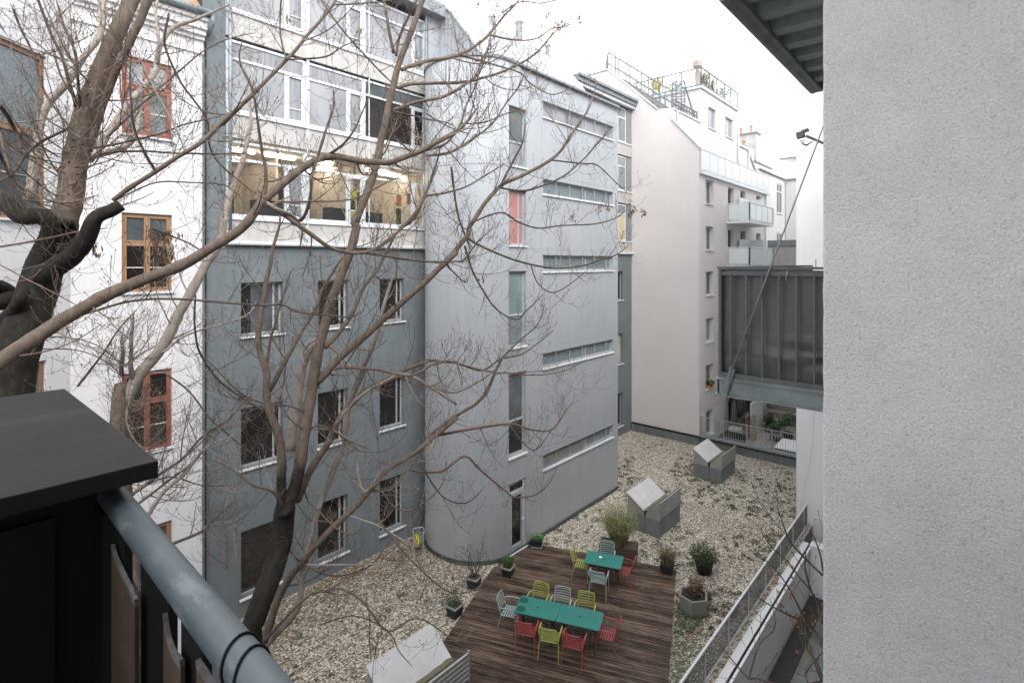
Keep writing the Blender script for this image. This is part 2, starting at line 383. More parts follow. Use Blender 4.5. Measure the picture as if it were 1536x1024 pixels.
def oldwin(Wl, a0, a1, z0, z1, fm, pane, zt=None, pane_up=None, lbl=None):
    zt = zt or z0+(z1-z0)*.62; am = (a0+a1)/2
    w = Wl.window(WB, a0, a1, z0, z1, fm, pane, dep=.06, fw=.072, muls=(am,), trans=(zt,), sill=M['sill'],
                  barmat=M['cream_frame'], bars=[(a0+.1, am-.05, z0+(zt-z0)*.5-.012, z0+(zt-z0)*.5+.012), (am+.05, a1-.1, z0+(zt-z0)*.5-.012, z0+(zt-z0)*.5+.012)],
                  panes=[(a0+.05, a1-.05, z0+.05, zt, pane), (a0+.05, a1-.05, zt+.001, z1-.05, pane_up or pane)])
    # inner casement leaves a little proud of the frame
    m = MB()
    for p0, p1 in ((a0+.078, am-.034), (am+.034, a1-.078)):
        for q0, q1 in ((z0+.078, zt-.038), (zt+.038, z1-.078)):
            t = .03
            Wl.box(m, p0, p0+t, q0, q1, .045, .075); Wl.box(m, p1-t, p1, q0, q1, .045, .075)
            Wl.box(m, p0+t, p1-t, q0, q0+t, .045, .075); Wl.box(m, p0+t, p1-t, q1-t, q1, .045, .075)
    m.build('casement', fm, w)
    if lbl: w['label'] = lbl
    return w
oldwin(W, wx0, wx1, *rows[0], M['red_frame'], M['g_mid'], pane_up=M['g_light'], lbl='red framed window under the cornice')
oldwin(W, wx0, wx1, *rows[1], M['ochre_frame'], M['g_dark'], pane_up=M['g_mid'], lbl='natural timber framed window with a pot plant')
oldwin(W, wx0, wx1, *rows[2], M['red_frame'], M['g_dark'], lbl='red framed window behind the twigs')
oldwin(W, wx0, wx1, *rows[3], M['brown_frame'], M['g_mid'])
for h in ahs: oldwin(W2, *h, M['brown_frame'], M['g_mid'], zt=h[2]+(h[3]-h[2])*.52, pane_up=M['g_frost'])
# ================================================================= grey office building
GB = thing('grey_office_building', 'grey rendered office building with ribbon glazing between concrete bands on the upper floors', 'office building', (9, 15.6, -4))
W = Wall((0, 15.6), (1, 0), (0, 1))
cols = [(6.29, 7.50), (8.62, 9.68), (10.92, 11.96)]
grows = [(7.92, 9.44), (4.18, 5.90), (.55, 2.42)]
gh = [(a, b, c, d) for a, b in cols for c, d in grows]
rcol = (26.6, 27.75)   # recess between cladding and pink wall
gh2 = [(rcol[0], rcol[1], c, d) for c, d in ((7.85, 9.5), (4.15, 5.9), (.55, 2.45))]
ZL = 10.55
mb = MB(); W.face(mb, 5.302, 14.0, -4, ZL, gh, .26); W.face(mb, 20.0, 28.79, -4, ZL, gh2, .26)
W.face(mb, 5.302, 5.88, ZL, 19.3)
mb.box(5.302, 28.79, 15.9, 26, -4, 10.5)
mb.build('wall', M['grey_plaster'], GB)
for i, (a, b) in enumerate(cols):
    for j, (c, d) in enumerate(grows):
        am = a+(b-a)*(.28 if i == 0 else .45)
        pn = [M['g_mid'] if (i, j) in ((0, 0),) else M['g_dark']][0]
        ps = [(a+.04, am, c+.04, d-.04, M['g_dark']), (am+.001, b-.04, c+.04, d-.04, pn if (i, j) != (2, 0) else M['g_dark'])]
        W.window(GB, a, b, c, d, M['grey_frame'], pn, dep=.15, fw=.06, muls=() if j == 2 and i == 0 else ((b-.22),), sill=M['sill'], panes=ps)
for q in gh2:
    W.window(GB, *q, M['grey_frame'], M['g_mid'], dep=.15, fw=.06, muls=((q[0]+q[1])/2,), sill=M['sill'],
             panes=[(q[0]+.04, q[1]-.04, q[2]+.04, q[3]-.04, M['g_yellow'] if 4 < q[2] < 5 else M['g_dark'])])
# ledge, spandrels, ribbon glazing
bands = [(ZL, 11.27), (13.42, 14.20), (16.22, 17.02)]
glz = [(11.27, 13.42), (14.20, 16.22), (17.02, 19.05)]
gx = [5.90, 8.22, 10.30, 12.98]   # mullion bays seen left of the clad nose
spans = [(5.90, 13.0), (25.3, 28.78)]
for s0, s1 in spans:
    for z0, z1 in bands:
        sb = W.box(MB(), s0, s1, z0+.06, z1-.07, -.02, .10).build('spandrel_band', M['concrete'], GB)
        W.box(MB(), s0, s1, z1-.07, z1, -.07, .12).build('sill_flashing', M['sill'], sb)
    mb = W.box(MB(), s0-.05, s1, ZL-.02, ZL+.055, -.16, .1); W.box(mb, s0-.05, s1, ZL-.05, ZL-.021, -.14, .1); mb.build('ledge', M['sill'], GB)
mb = MB().box(8.23, 8.26, 15.56, 15.582, ZL+.07, 19); 
for x in (8.28, 10.45): mb.box(x, x+.03, 15.555, 15.579, ZL+.06, 19)
mb.build('cable_duct', M['alu'], GB)
def ribbon(x0, x1, z0, z1, panes, low=None):
    """one bay of ribbon glazing: top light, fixed pane and an opening leaf at the right"""
    zt = z1-.52; leaf = x1-.62
    ps = [(x0+.04, leaf, z0+.05, zt, panes[0]), (leaf+.001, x1-.05, z0+.05, zt, panes[1]), (x0+.04, x1-.05, zt+.001, z1-.05, panes[2])]
    w = W.window(GB, x0, x1, z0, z1, M['alu'], panes[0], dep=.04, fw=.07, muls=((leaf, z0+.07, zt-.03),), trans=(zt,), panes=ps, thick=.07,
                 bars=[(leaf+.1, x1-.12, z0+.45, z0+.48), (x0+.08, leaf-.06, z0+.07, z0+.10)], barmat=M['alu'])
    m = MB(); t = .06; p0, p1, q0, q1 = leaf+.04, x1-.075, z0+.075, zt-.04
    W.box(m, p0, p0+t, q0, q1, .02, .06); W.box(m, p1-t, p1, q0, q1, .02, .06); W.box(m, p0+t, p1-t, q0, q0+t, .02, .06); W.box(m, p0+t, p1-t, q1-t, q1, .02, .06)
    m.build('opening_leaf', M['alu'], w)
for b in range(3):
    x0, x1 = (gx[b], gx[b+1])
    ribbon(x0, x1, *glz[0], (M['g_clear'], M['g_curtain'] if b == 0 else M['g_clear'], M['g_clear']))
    ribbon(x0, x1, *glz[1], (M['g_light'] if b < 2 else M['g_dark'], M['g_curtain'] if b < 2 else M['g_dark'], M['g_curtain'] if b < 2 else M['g_mid']))
    ribbon(x0, x1, *glz[2], (M['g_light'], M['g_curtain'], M['g_light']))
for z0, z1 in glz:
    W.window(GB, 26.3, 28.2, z0, z1, M['alu'], M['g_mid'], dep=.04, fw=.09, muls=((27.25, z0+.1, z1-.6),), trans=(z1-.6,),
             panes=[(26.35, 28.15, z0+.05, z1-.6, M['g_yellow'] if z0 < 12 else M['g_curtain']), (26.35, 28.15, z1-.6, z1-.05, M['g_light'])])
mb = MB()
for z0, z1 in glz:
    W.box(mb, 25.3, 26.28, z0, z1, 0, .12); W.box(mb, 28.22, 28.78, z0, z1, 0, .12)
mb.build('side_panel', M['flash'], GB)
# lit office floor behind the clear ribbon
mb = MB()
mb.quad((5.95, 20.3, 10.9), (13.3, 20.3, 10.9), (13.3, 20.3, 13.5), (5.95, 20.3, 13.5)); mb.quad((5.95, 15.75, 10.9), (5.95, 20.3, 10.9), (5.95, 20.3, 13.5), (5.95, 15.75, 13.5))
mb.quad((13.3, 15.75, 10.9), (13.3, 20.3, 10.9), (13.3, 20.3, 13.5), (13.3, 15.75, 13.5)); mb.quad((5.95, 15.75, 13.5), (13.3, 15.75, 13.5), (13.3, 20.3, 13.5), (5.95, 20.3, 13.5))
mb.quad((5.95, 15.75, 10.9), (13.3, 15.75, 10.9), (13.3, 20.3, 10.9), (5.95, 20.3, 10.9)); mb.box(10.5, 10.6, 16.6, 20.2, 10.9, 13.45)
mb.box(8.2, 8.3, 17.6, 20.2, 10.9, 13.45)
mb.build('office_interior', M['room_wall'], GB)
mb = MB()
for x, y in ((6.3, 17.0), (7.6, 17.0), (6.6, 18.6), (8.9, 16.9), (10.0, 18.0), (9.2, 18.8), (11.2, 17.0), (12.2, 17.3), (11.5, 18.8)): mb.box(x, x+1.0, y, y+.18, 13.40, 13.46)
mb.build('strip_lamp', M['lamp'], GB)
mb = MB()
for x, y, h in ((6.3, 18.4, 1.9), (9.0, 18.5, 1.8), (9.4, 16.3, .75), (11.3, 18.5, 1.7), (7.0, 16.3, .8), (8.4, 17.4, 1.5), (10.7, 16.4, .7)): 
    mb.box(x, x+.9, y, y+.4, 10.9, 10.9+h+.2)
    for k in range(5): mb.box(x+.05+k*.17, x+.17+k*.17, y-.03, y+.1, 11.2, 11.45+random.random()*.3)
mb.build('office_shelf', M['room_dark'], GB)
W.box(m1 := MB(), 9.78, 10.18, 11.42, 12.45, .25, .27); m1.build('poster', M['yellow'], GB)
W.box(m1 := MB(), 9.85, 10.1, 11.75, 12.1, .235, .249); W.box(m1, 12.05, 12.2, 11.4, 12.0, .5, .6); m1.build('poster_motif', M['room_dark'], GB)
W.box(m1 := MB(), 9.78, 10.18, 11.36, 11.5, .22, .24); W.box(m1, 12.02, 12.22, 12.1, 12.5, .5, .55); W.box(m1, 12.5, 12.68, 12.2, 12.6, .5, .55); m1.build('orange_note', M['orange'], GB)
# dark space behind the upper floors, roof and fascia
mb = MB().box(5.9, 28.7, 15.78, 26, 13.55, 19.3); mb.build('upper_floors', M['room_dark'], GB)
mb = MB(); mb.box(22.6, 28.79, 15.25, 15.9, 19.3, 19.62); mb.box(5.3, 13.6, 15.2, 15.9, 19.3, 19.75); mb.box(22.6, 28.79, 15.14, 15.25, 19.52, 19.66)
mb.box(5.3, 28.7, 16.2, 26, 19.31, 19.5)
mb.build('roof_fascia', M['flash'], GB)
mb = MB(); mb.box(22.6, 28.79, 15.35, 15.6, 19.12, 19.3); mb.build('eave_soffit', M['flash_light'], GB)
mb = MB().tube([(5.98, 15.52, 19.2), (5.98, 15.52, 10.7)], .045, 10)
mb.tube([(12.9, 15.5, 19.2), (12.9, 15.5, .1)], .05, 10)
for z in (2, 5, 8, 11, 14, 17): mb.tube([(12.9, 15.5, z), (12.9, 15.5, z+.06)], .065, 10)
mb.build('downpipe', M['drain'], GB, smooth=True)
# ================================================================= zinc clad stair block
ZB = thing('zinc_clad_stair_block', 'pale zinc clad block with a rounded corrugated nose, standing proud of the grey office building', 'building', (16, 12, 0))
W = Wall((0, 12.0), (1, 0), (0, 1)); ZT = 16.87; XR = 20.9; cx0, cy0, r0 = 13.85, 13.8, 1.8
vw = [(13.6, 14.5, 13.33, 15.35), (13.6, 14.5, 10.6, 12.5), (13.6, 14.5, 7.1, 9.7), (13.6, 14.5, 3.35, 6.2), (13.6, 14.5, .07, 2.46)]
hw = [(15.5, 20.45, 15.35, 15.92), (15.5, 20.45, 12.52, 13.06), (15.5, 20.45, 9.68, 10.27), (15.5, 20.45, 6.13, 6.66), (15.5, 20.45, 2.42, 2.94)]
mb = MB(); W.face(mb, 13.59, XR, -.05, ZT, vw+hw, .2)
mb.quad((XR, 12, -.05), (XR, 16, -.05), (XR, 16, ZT), (XR, 12, ZT))
mb.quad((13.59, 12, ZT), (XR, 12, ZT), (XR, 16.5, ZT), (13.59, 16.5, ZT))
mb.build('cladding', M['clad'], ZB)
# corrugated nose
mb = MB(); pr = []
N = 300
for i in range(N+1):
    # from (13.59,12) along the arc and back to the grey wall
    a = -pi/2-pi*i/N; cg = .018 if (i % 4) in (0, 1) else 0
    if i == 0: cg = 0
    e = .86
    pr.append((13.59+(r0-cg)*cos(a)*e, cy0+(r0-cg)*sin(a)))
for i in range(N):
    for z0, z1 in ((.0, 2.0), (2.0, 5.8), (5.8, 9.6), (9.6, 13.3), (13.3, ZT)):
        mb.quad((*pr[i], z0), (*pr[i+1], z0), (*pr[i+1], z1-.02), (*pr[i], z1-.02))
mb.add([(x, y, ZT-.02) for x, y in pr[::4]], [tuple(range(len(pr[::4])))])
mb.build('corrugated_nose', M['clad'], ZB)
mb = MB()
arc = lambda rr, n=48: [(13.59+.86*rr*cos(-pi/2-pi*i/n), cy0+rr*sin(-pi/2-pi*i/n)) for i in range(n+1)]
mb2 = MB()
for z in (2.0, 5.8, 9.6, 13.3): mb.tube([(x, y, z-.012) for x, y in arc(1.795)], .012, 5)
for x in (14.53, 15.42, 16.3, 17.2, 18.1, 19.0, 19.9): mb.box(x-.006, x+.006, 11.994, 12.02, .15, ZT-.05)
rows_ = [0.15, 3.1, 6.9, 10.5, 13.25, 16.1]
for z in rows_[1:]: mb.box(14.56, XR-.02, 11.992, 12.018, z-.005, z+.005)
mb.build('cladding_joint', M['clad_joint'], ZB)
mb = MB(); A1 = arc(1.86); A2 = arc(1.72)
for i in range(48): mb.hexa([(*A1[i], ZT-.02), (*A1[i+1], ZT-.02), (*A2[i+1], ZT-.02), (*A2[i], ZT-.02), (*A1[i], ZT+.07), (*A1[i+1], ZT+.07), (*A2[i+1], ZT+.07), (*A2[i], ZT+.07)])
mb.box(13.6, XR+.05, 11.93, 12.06, ZT-.02, ZT+.07); mb.build('eave_trim', M['flash'], ZB)
mb = MB(); mb.tube([(14.2, 11.88, ZT-.03), (21.0, 11.88, ZT-.06)], .05, 8); mb.tube([(20.98, 11.9, ZT-.06), (21.0, 12.3, ZT-.5), (21.02, 12.5, ZT-.5), (21.02, 12.5, .1)], .04, 8)
mb.build('gutter', M['flash'], ZB, smooth=True)
mb = MB(); mb.prismX([(13.0, ZT), (14.0, 18.25), (15.0, 19.45), (16.1, 20.4), (20, 20.5), (20, ZT)], 13.75, 20.86)
mb.build('roof', M['roof_white'], ZB)
mb = MB(); mc = MB()
for a, b in (((13.0, ZT+.05), (14.0, 18.3)), ((14.0, 18.3), (15.0, 19.5)), ((15.0, 19.5), (16.1, 20.45))):
    mb.bar((13.74, *a), (13.74, *b), .12, .08); mc.bar((20.87, *a), (20.87, *b), .12, .08)
mb.build('verge_trim', M['flash_light'], ZB); mc.build('verge_trim', M['flash_light'], ZB); mb = MB()
for x in [14.5+k*.62 for k in range(10)]:
    for a, b in (((13.0, ZT+.01), (14.0, 18.26)), ((14.0, 18.26), (15.0, 19.46)), ((15.0, 19.46), (16.1, 20.41))): mb.bar((x, *a), (x, *b), .02, .05)
mb.build('standing_seams', M['flash_light'], ZB)
mb = MB(); gy = [13.35+.1*i for i in range(24)]
for i, y in enumerate(gy):
    zt = ZT+(y-13.0)*1.2; 
    if zt > ZT+.1: mb.box(13.69-(.03 if i % 2 else 0), 13.74, y, y+.1, ZT, min(zt, 20.3))
mb.box(13.1, 13.74, 15.62, 15.9, ZT, 20.4)
mb.build('gable_cladding', M['clad'], ZB)
def ventpipe(par, x, y, z, h=.8, r=.12):
    m = MB().lathe([(r, z-1.2), (r, z+h), (r*1.5, z+h), (r*1.5, z+h+.12), (.02, z+h+.25)], x, y, 14); return m.build('roof_vent', M['flash_light'], par, smooth=True)
ventpipe(ZB, 19.2, 16.3, 20.4, .9, .16); ventpipe(ZB, 17.6, 16.6, 20.4, .7, .12); ventpipe(ZB, 20.5, 15.6, 20.0, .4, .1)
for i, q in enumerate(vw[:4]):
    a0, a1, z0, z1 = q; zt = z0+(z1-z0)*(.42 if i != 1 else .47)
    pl, pu = [(M['g_curtain'], M['g_mid']), (M['g_red'], M['g_red']), (M['g_frost'], M['g_teal']), (M['g_dark'], M['g_mid'])][i]
    w = W.window(ZB, *q, M['grey_frame'], pl, dep=.1, fw=.07, trans=(zt,), muls=(a1-.3,) if i == 1 else (), sill=M['sill'], panes=[(a0+.05, a1-.05, z0+.05, zt, pl), (a0+.05, a1-.05, zt, z1-.05, pu)])
    if i == 1: w['label'] = 'tall narrow window with a salmon red curtain'
for i, q in enumerate(hw):
    pn = M['g_light'] if i == 0 else M['g_frost']
    w = W.window(ZB, *q, M['grey_frame'], pn, dep=.1, fw=.06, muls=(18.45,), sill=M['sill'], panes=[(q[0]+.04, q[1]-.04, q[2]+.04, q[3]-.04, pn)])
    if i == 4:
        m = MB()
        for k in range(8): W.box(m, q[0]+.06, 18.4, q[2]+.05+k*.055, q[2]+.075+k*.055, .07, .12)
        m.build('louvre', M['louvre'], w)
for q in vw+hw:
    W.box(MB(), q[0]-.03, q[1]+.03, q[3]+.003, q[3]+.03, -.03, .0).build('head_flashing', M['flash'], ZB)
q = vw[4]
dr = W.window(ZB, *q, M['alu'], M['g_dark'], dep=.06, fw=.09, trans=(2.08,), name='door', panes=[(q[0]+.05, q[1]-.05, q[2]+.05, q[3]-.05, M['g_dark'])])
m = MB(); p0, p1, q0, q1 = q[0]+.1, q[1]-.1, .16, 2.03; t = .09
W.box(m, p0, p0+t, q0, q1, .03, .09); W.box(m, p1-t, p1, q0, q1, .03, .09); W.box(m, p0+t, p1-t, q0, q0+t, .03, .09); W.box(m, p0+t, p1-t, q1-t, q1, .03, .09)
m.build('door_leaf', M['grey_frame'], dr)
m = MB(); m.tube([(p1-.05, 12.0, 1.08), (p1-.05, 11.96, 1.08), (p1-.17, 11.96, 1.08)], .012, 6); m.build('handle', M['white_metal'], dr)
m = MB(); W.box(m, q[0]-.02, q[1]+.02, .02, .068, -.1, .06); m.build('threshold', M['sill'], dr)
mb = MB(); mb.box(13.59, XR+.02, 11.95, 12.0, -.03, .13); 
A1 = arc(1.85); A2 = arc(1.79)
for i in range(48): mb.hexa([(*A1[i], -.03), (*A1[i+1], -.03), (*A2[i+1], -.03), (*A2[i], -.03), (*A1[i], .13), (*A1[i+1], .13), (*A2[i+1], .13), (*A2[i], .13)])
mb.build('plinth', mat('plinth_dark', (.05, .055, .055), (.09, .095, .09), .8, 3), ZB)
# ================================================================= pink building
PB = thing('pink_apartment_building', 'pale pink rendered apartment building with a tall blank wall and white stepped penthouse', 'apartment building', (33, 12, 0))
XB = 28.8; YS = 11.5; YP = 13.08
mb = MB()
prof = [(11.5, -4), (11.5, 16.3), (13.06, 18.1), (13.06, 18.80), (14.0, 18.88), (17.2, 21.9), (19.6, 21.9), (24, 18), (24, -4)]
n = len(prof)
mb.add([(XB, y, z) for y, z in prof]+[(XB+.25, y, z) for y, z in prof], [tuple(range(n)), tuple(range(2*n-1, n-1, -1))]+[(i, (i+1) % n, n+(i+1) % n, n+i) for i in range(n) if i != n-1])
W = Wall((0, YS), (1, 0), (0, 1))
ph = [(29.75, 30.95, z, z+1.35) for z in (13.35, 10.72, 8.15, 5.50, 2.85)]
bd = [(33.3, 34.4, z-1.2, z+1.0) for z in (13.65, 11.05, 8.4, 5.8, 3.2)]
bw = [(35.6, 36.6, z-.3, z+1.0) for z in (13.65, 11.05, 8.4, 5.8, 3.2)]
bw2 = [(38.9, 39.9, z-.3, z+1.0) for z in (13.65, 11.05, 8.4, 5.8, 3.2)]
W.face(mb, XB+.25, 41.4, 1.67, 15.0, ph+bd+bw+bw2, .28)
mb.box(XB+.26, 41.4, 11.82, 24, -.6, 15.0)
mb.build('wall', M['pink_plaster'], PB)
mb = MB(); Wg = Wall((0, YS), (1, 0), (0, 1)); gl = [(29.75, 30.95, .17, 1.6), (33.4, 38.4, -.2, 1.66)]
Wg.face(mb, XB+.25, 41.4, -.6, 1.665, gl, .28); mb.build('white_base_wall', M['white_plaster2'], PB)
mb = MB(); mb.box(XB-.1, XB-.003, 4.9, 15.58, .42, .46); mb.box(XB-.02, XB-.003, 11.5, 15.58, .46, .5); mb.build('base_flashing', M['black'], PB)
Wp = Wall((0, YP), (1, 0), (0, 1))
pw = [(34.3, 35.6, 18.75, 20.1), (37.4, 38.9, 18.75, 20.1)]
tw = [(33.1, 34.1, 15.12, 17.0), (36.9, 37.9, 15.12, 17.0)]
mb = MB(); Wp.face(mb, XB+.251, 33, 15.0, 18.75, [], .2); Wp.face(mb, 33, 39.8, 15.0, 20.95, pw+tw, .2); Wp.face(mb, 39.8, 42.2, 15.0, 18.5)
mb.quad((33, YP, 18.0), (33, YP+7, 18.0), (33, YP+7, 20.95), (33, YP, 20.95)); mb.quad((39.8, YP, 15), (39.8, YP+7, 15), (39.8, YP+7, 20.95), (39.8, YP, 20.95))
mb.quad((33, YP, 20.95), (39.8, YP, 20.95), (39.8, YP+7, 20.95), (33, YP+7, 20.95)); mb.box(XB+.26, 33, YP+.02, 24, 15, 18.6)
mb.box(39.8, 42.2, YP+.02, 20, 15, 18.5); mb.prism([(42.2, YP), (45.0, YP), (45.0, 20), (42.2, 20)], 10, 16.3)
mb.hexa([(42.2, YP, 16.3), (45, YP, 16.3), (45, 20, 16.3), (42.2, 20, 16.3), (42.2, YP, 18.3), (44.9, YP, 16.4), (44.9, 20, 16.4), (42.2, 20, 18.3)])
mb.build('penthouse_wall', M['pent_plaster'], PB)
mb = MB()
mb.box(XB-.05, XB+.3, 11.45, 11.5, 16.24, 16.3)
for a, b in (((11.45, 16.33), (13.06, 18.16)), ((13.9, 18.86), (17.2, 21.95)), ((17.2, 21.95), (19.6, 21.95))): mb.bar((XB+.1, *a), (XB+.1, *b), .34, .06)
mb.box(29.05, 33.0, YP-.06, YP+.1, 18.75, 18.83); mb.box(32.9, 39.9, YP-.12, YP+7, 20.95, 21.1); mb.box(39.8, 42.3, YP-.1, 20, 18.5, 18.62)
mb.bar((42.2, YP-.03, 18.36), (45, YP-.03, 16.45), .2, .08)
mb.build('coping', M['flash_light'], PB)
mb = MB(); mb.hexa([(29.2, 14.0, 18.7), (33, 14, 18.7), (33, 17.2, 21.7), (29.2, 17.2, 21.7), (29.2, 13.9, 18.82), (33, 13.9, 18.82), (33, 17.2, 21.86), (29.2, 17.2, 21.86)])
mb.build('sloping_roof', M['flash'], PB)
mb = MB().tube([(39.75, YP-.1, 20.9), (39.75, YP-.1, 15.1)], .06, 8); mb.tube([(42.15, YP-.1, 18.5), (42.15, YP-.1, 15.1)], .06, 8); mb.tube([(29.4, YP-.1, 18.7), (29.4, YP-.1, 17.0)], .05, 8)
mb.tube([(40.9, YS-.1, 15), (40.9, YS-.1, -.1)], .06, 8); mb.build('downpipe', M['flash_light'], PB, smooth=True)
for i, q in enumerate(ph):
    W.window(PB, *q, M['alu'], M['g_mid'], dep=.2, fw=.07, muls=((q[0]+q[1])/2,), sill=M['sill'], panes=[(q[0]+.04, q[1]-.04, q[2]+.04, q[3]-.04, M['g_light'] if i == 3 else M['g_mid'])])
Wg.window(PB, *gl[0], M['alu'], M['g_mid'], dep=.2, fw=.07, muls=(30.3,), sill=M['sill'])
for q in bd: W.window(PB, *q, M['grey_frame'], M['g_dark'], dep=.2, fw=.07, name='balcony_door')
for q in bw+bw2: W.window(PB, *q, M['grey_frame'], M['g_mid'], dep=.2, fw=.07, muls=((q[0]+q[1])/2,))
Wg.window(PB, *gl[1], M['grey_frame'], M['g_dark'], dep=.25, fw=.08, muls=(34.6, 35.8, 37.1), name='patio_door')
for q in pw:
    t = (q[1]-q[0])/3
    Wp.window(PB, *q, M['grey_frame'], M['g_light'], dep=.12, fw=.08, muls=(q[0]+t, q[0]+2*t), sill=M['sill'])
for q in tw: Wp.window(PB, *q, M['grey_frame'], M['g_mid'], dep=.12, fw=.08, name='terrace_door')
mb = MB().box(32.9, 32.995, 14.2, 14.5, 19.7, 20.05); mb.build('wall_lamp', M['flash'], PB)
# terrace with glass balustrade
mb = MB().box(XB+.26, 41.5, YS-.12, YP, 14.95, 15.08); mb.box(XB-.02, 41.55, YS-.16, YS-.02, 14.88, 15.0); mb.build('terrace_slab', M['flash_light'], PB)
def glass_rail(par, pts, z0, z1, step=1.15, mats=('g_frosted_balcony', 'white_metal'), side='glass_balustrade'):
    m = MB(); g = MB()
    for a, b in zip(pts[:-1], pts[1:]):
        a = Vector(a); b = Vector(b); L = (b-a).length; n = max(1, round(L/step))
        for k in range(n+1):
            p = a+(b-a)*k/n; m.box(p.x-.025, p.x+.025, p.y-.025, p.y+.025, z0, z1)
        m.bar((a.x, a.y, z1), (b.x, b.y, z1), .06, .05); m.bar((a.x, a.y, z0+.06), (b.x, b.y, z0+.06), .04, .04)
        for k in range(n):
            p = a+(b-a)*(k+.06)/n; q = a+(b-a)*(k+.94)/n; g.bar((p.x, p.y, (z0+z1)/2+.02), (q.x, q.y, (z0+z1)/2+.02), .015, z1-z0-.16)
    r = m.build(side, M[mats[1]], par); g.build('glass_pane', M[mats[0]], r); return r
glass_rail(PB, [(28.95, 11.42), (41.4, 11.42)], 15.08, 16.25, 1.25)
for k, z in enumerate((12.37, 9.72, 7.1, 4.45, 1.85)):
    bal = thing('glass_balcony', ['topmost', 'second from top', 'middle', 'second from bottom', 'lowest'][k]+' of the frosted glass balconies stacked on the pink building', 'balcony', (35, 10.8, z), 'frosted glass balconies on the pink building')
    MB().box(33.0, 37.8, 10.15, 11.49, z, z+.14).build('slab', M['white_metal'], bal)
    glass_rail(bal, [(33.03, 11.45), (33.03, 10.14), (37.78, 10.14), (37.78, 11.45)], z+.14, z+1.2, 1.2)
    MB().box(37.0, 37.05, 10.5, 11.49, z+.15, z+1.75).box(34.9, 37.0, 11.3, 11.35, z+.15, z+1.75).build('privacy_screen', M['g_frosted_balcony'], bal)
# roof terrace railing, stair cage and plants
rt = thing('roof_terrace_railing', 'thin steel railing round the flat roof of the white penthouse', 'railing', (36, 13, 21.1))
mb = MB()
def railrun(mb, a, b, z, h, step=1.3, r=.028, rails=(1, .5)):
    a = Vector(a); b = Vector(b); n = max(1, round((b-a).length/step))
    zz = z if hasattr(z, '__len__') else (z, z)
    for k in range(n+1):
        p = a+(b-a)*k/n; q = zz[0]+(zz[1]-zz[0])*k/n; mb.tube([(p.x, p.y, q), (p.x, p.y, q+h)], r, 5)
    for f in rails: mb.tube([(a.x, a.y, zz[0]+h*f), (b.x, b.y, zz[1]+h*f)], r, 5)
railrun(mb, (33.05, 13.05), (39.8, 13.05), 21.1, 1.15, 1.3, .045, (1, .08)); railrun(mb, (33.05, 13.05), (33.05, 18.2), 21.1, 1.15, 1.3, .045, (1, .08))
mb.build('railing', M['far_steel'], rt)
mb = MB()
for k in range(26): mb.box(33.3+k*.25, 33.33+k*.25, 13.06, 13.07, 21.15, 22.2)
mb.build('wire', M['far_steel'], rt)
sc_ = thing('roof_stair', 'steel stair with handrails climbing the pink gable to the roof terrace', 'stair', (29.4, 15.2, 19.5))
mb = MB()
railrun(mb, (29.1, 13.6), (29.1, 17.4), (18.9, 21.9), 1.25, .75, .045, (1, .45)); railrun(mb, (30.0, 13.6), (30.0, 17.4), (18.9, 21.9), 1.25, .75, .045, (1, .45))
railrun(mb, (29.1, 17.4), (30.4, 18.3), 21.95, 1.2, .6, .042); railrun(mb, (29.1, 12.4+.7), (32.6, 13.15), 18.85, .5, .4, .04)
mb.build('handrail', M['far_steel'], sc_)
mb = MB()
for k in range(12): mb.box(29.15, 29.95, 13.6+k*.32, 13.85+k*.32, 18.95+k*.25, 18.99+k*.25)
mb.bar((29.12, 13.5, 18.85), (29.12, 17.4, 21.9), .05, .2); mb.bar((29.98, 13.5, 18.85), (29.98, 17.4, 21.9), .05, .2)
mb.build('tread', M['far_steel'], sc_)
mb = MB()
for k in range(6):
    z = 19.0+k*.35; mb.tube([(30.7+.38*cos(a), 13.5+.38*sin(a), z) for a in [i*pi/8 for i in range(17)]], .03, 4)
for a in range(8): mb.tube([(30.7+.38*cos(a*pi/4), 13.5+.38*sin(a*pi/4), 18.85), (30.7+.38*cos(a*pi/4), 13.5+.38*sin(a*pi/4), 20.8)], .028, 4)
mb.bar((30.7, 13.2, 20.9), (32.4, 13.2, 18.9), .05, .1)
mb.build('cage', M['far_steel'], sc_)
# ================================================================= far buildings
FB = thing('far_white_house', 'distant cream house with tall paired windows beyond the pink building', 'house', (52, 12, 0))
Wf = Wall((52.4, 13.0), (0, -1), (1, 0)); fh = [(.15, .85, 13.2, 15.9), (1.25, 2.6, 14.5, 16.6), (1.25, 2.6, 11.9, 13.0)]
mb = MB(); fh2 = [(1.3, 3.0, 14.3, 16.6), (1.3, 3.0, 10.6, 12.3)]; Wf.face(mb, 0, 7, -4, 17.4, fh2, .15)
Wl = Wall((0, 13.05), (1, 0), (0, 1)); lh = [(49.8, 51.6, 14.3, 16.9), (49.8, 51.6, 10.4, 12.6)]; Wl.face(mb, 44.9, 52.4, -4, 17.5, lh, .15)
mb.box(52.6, 66, 6, 20, -4, 17.3); mb.build('wall', M['pent_plaster'], FB)
for q in fh2: Wf.window(FB, *q, M['cream_frame'], M['g_mid'], dep=.05, fw=.1, muls=((q[0]+q[1])/2,), trans=(q[3]-.7,), sill=M['sill'])
for q in lh: Wl.window(FB, *q, M['cream_frame'], M['g_mid'], dep=.05, fw=.1, muls=((q[0]+q[1])/2,), trans=(q[3]-.7,), sill=M['sill'])
MB().box(44.9, 52.24, 12.9, 13.2, 17.4, 17.5).build('coping', M['flash'], FB); MB().box(52.25, 52.7, 6, 13.2, 17.4, 17.52).build('coping', M['flash'], FB)
F2 = thing('chimney_house', 'pale plain house with broad chimney stacks on the skyline beyond the penthouse', 'house', (58, 14, 0))
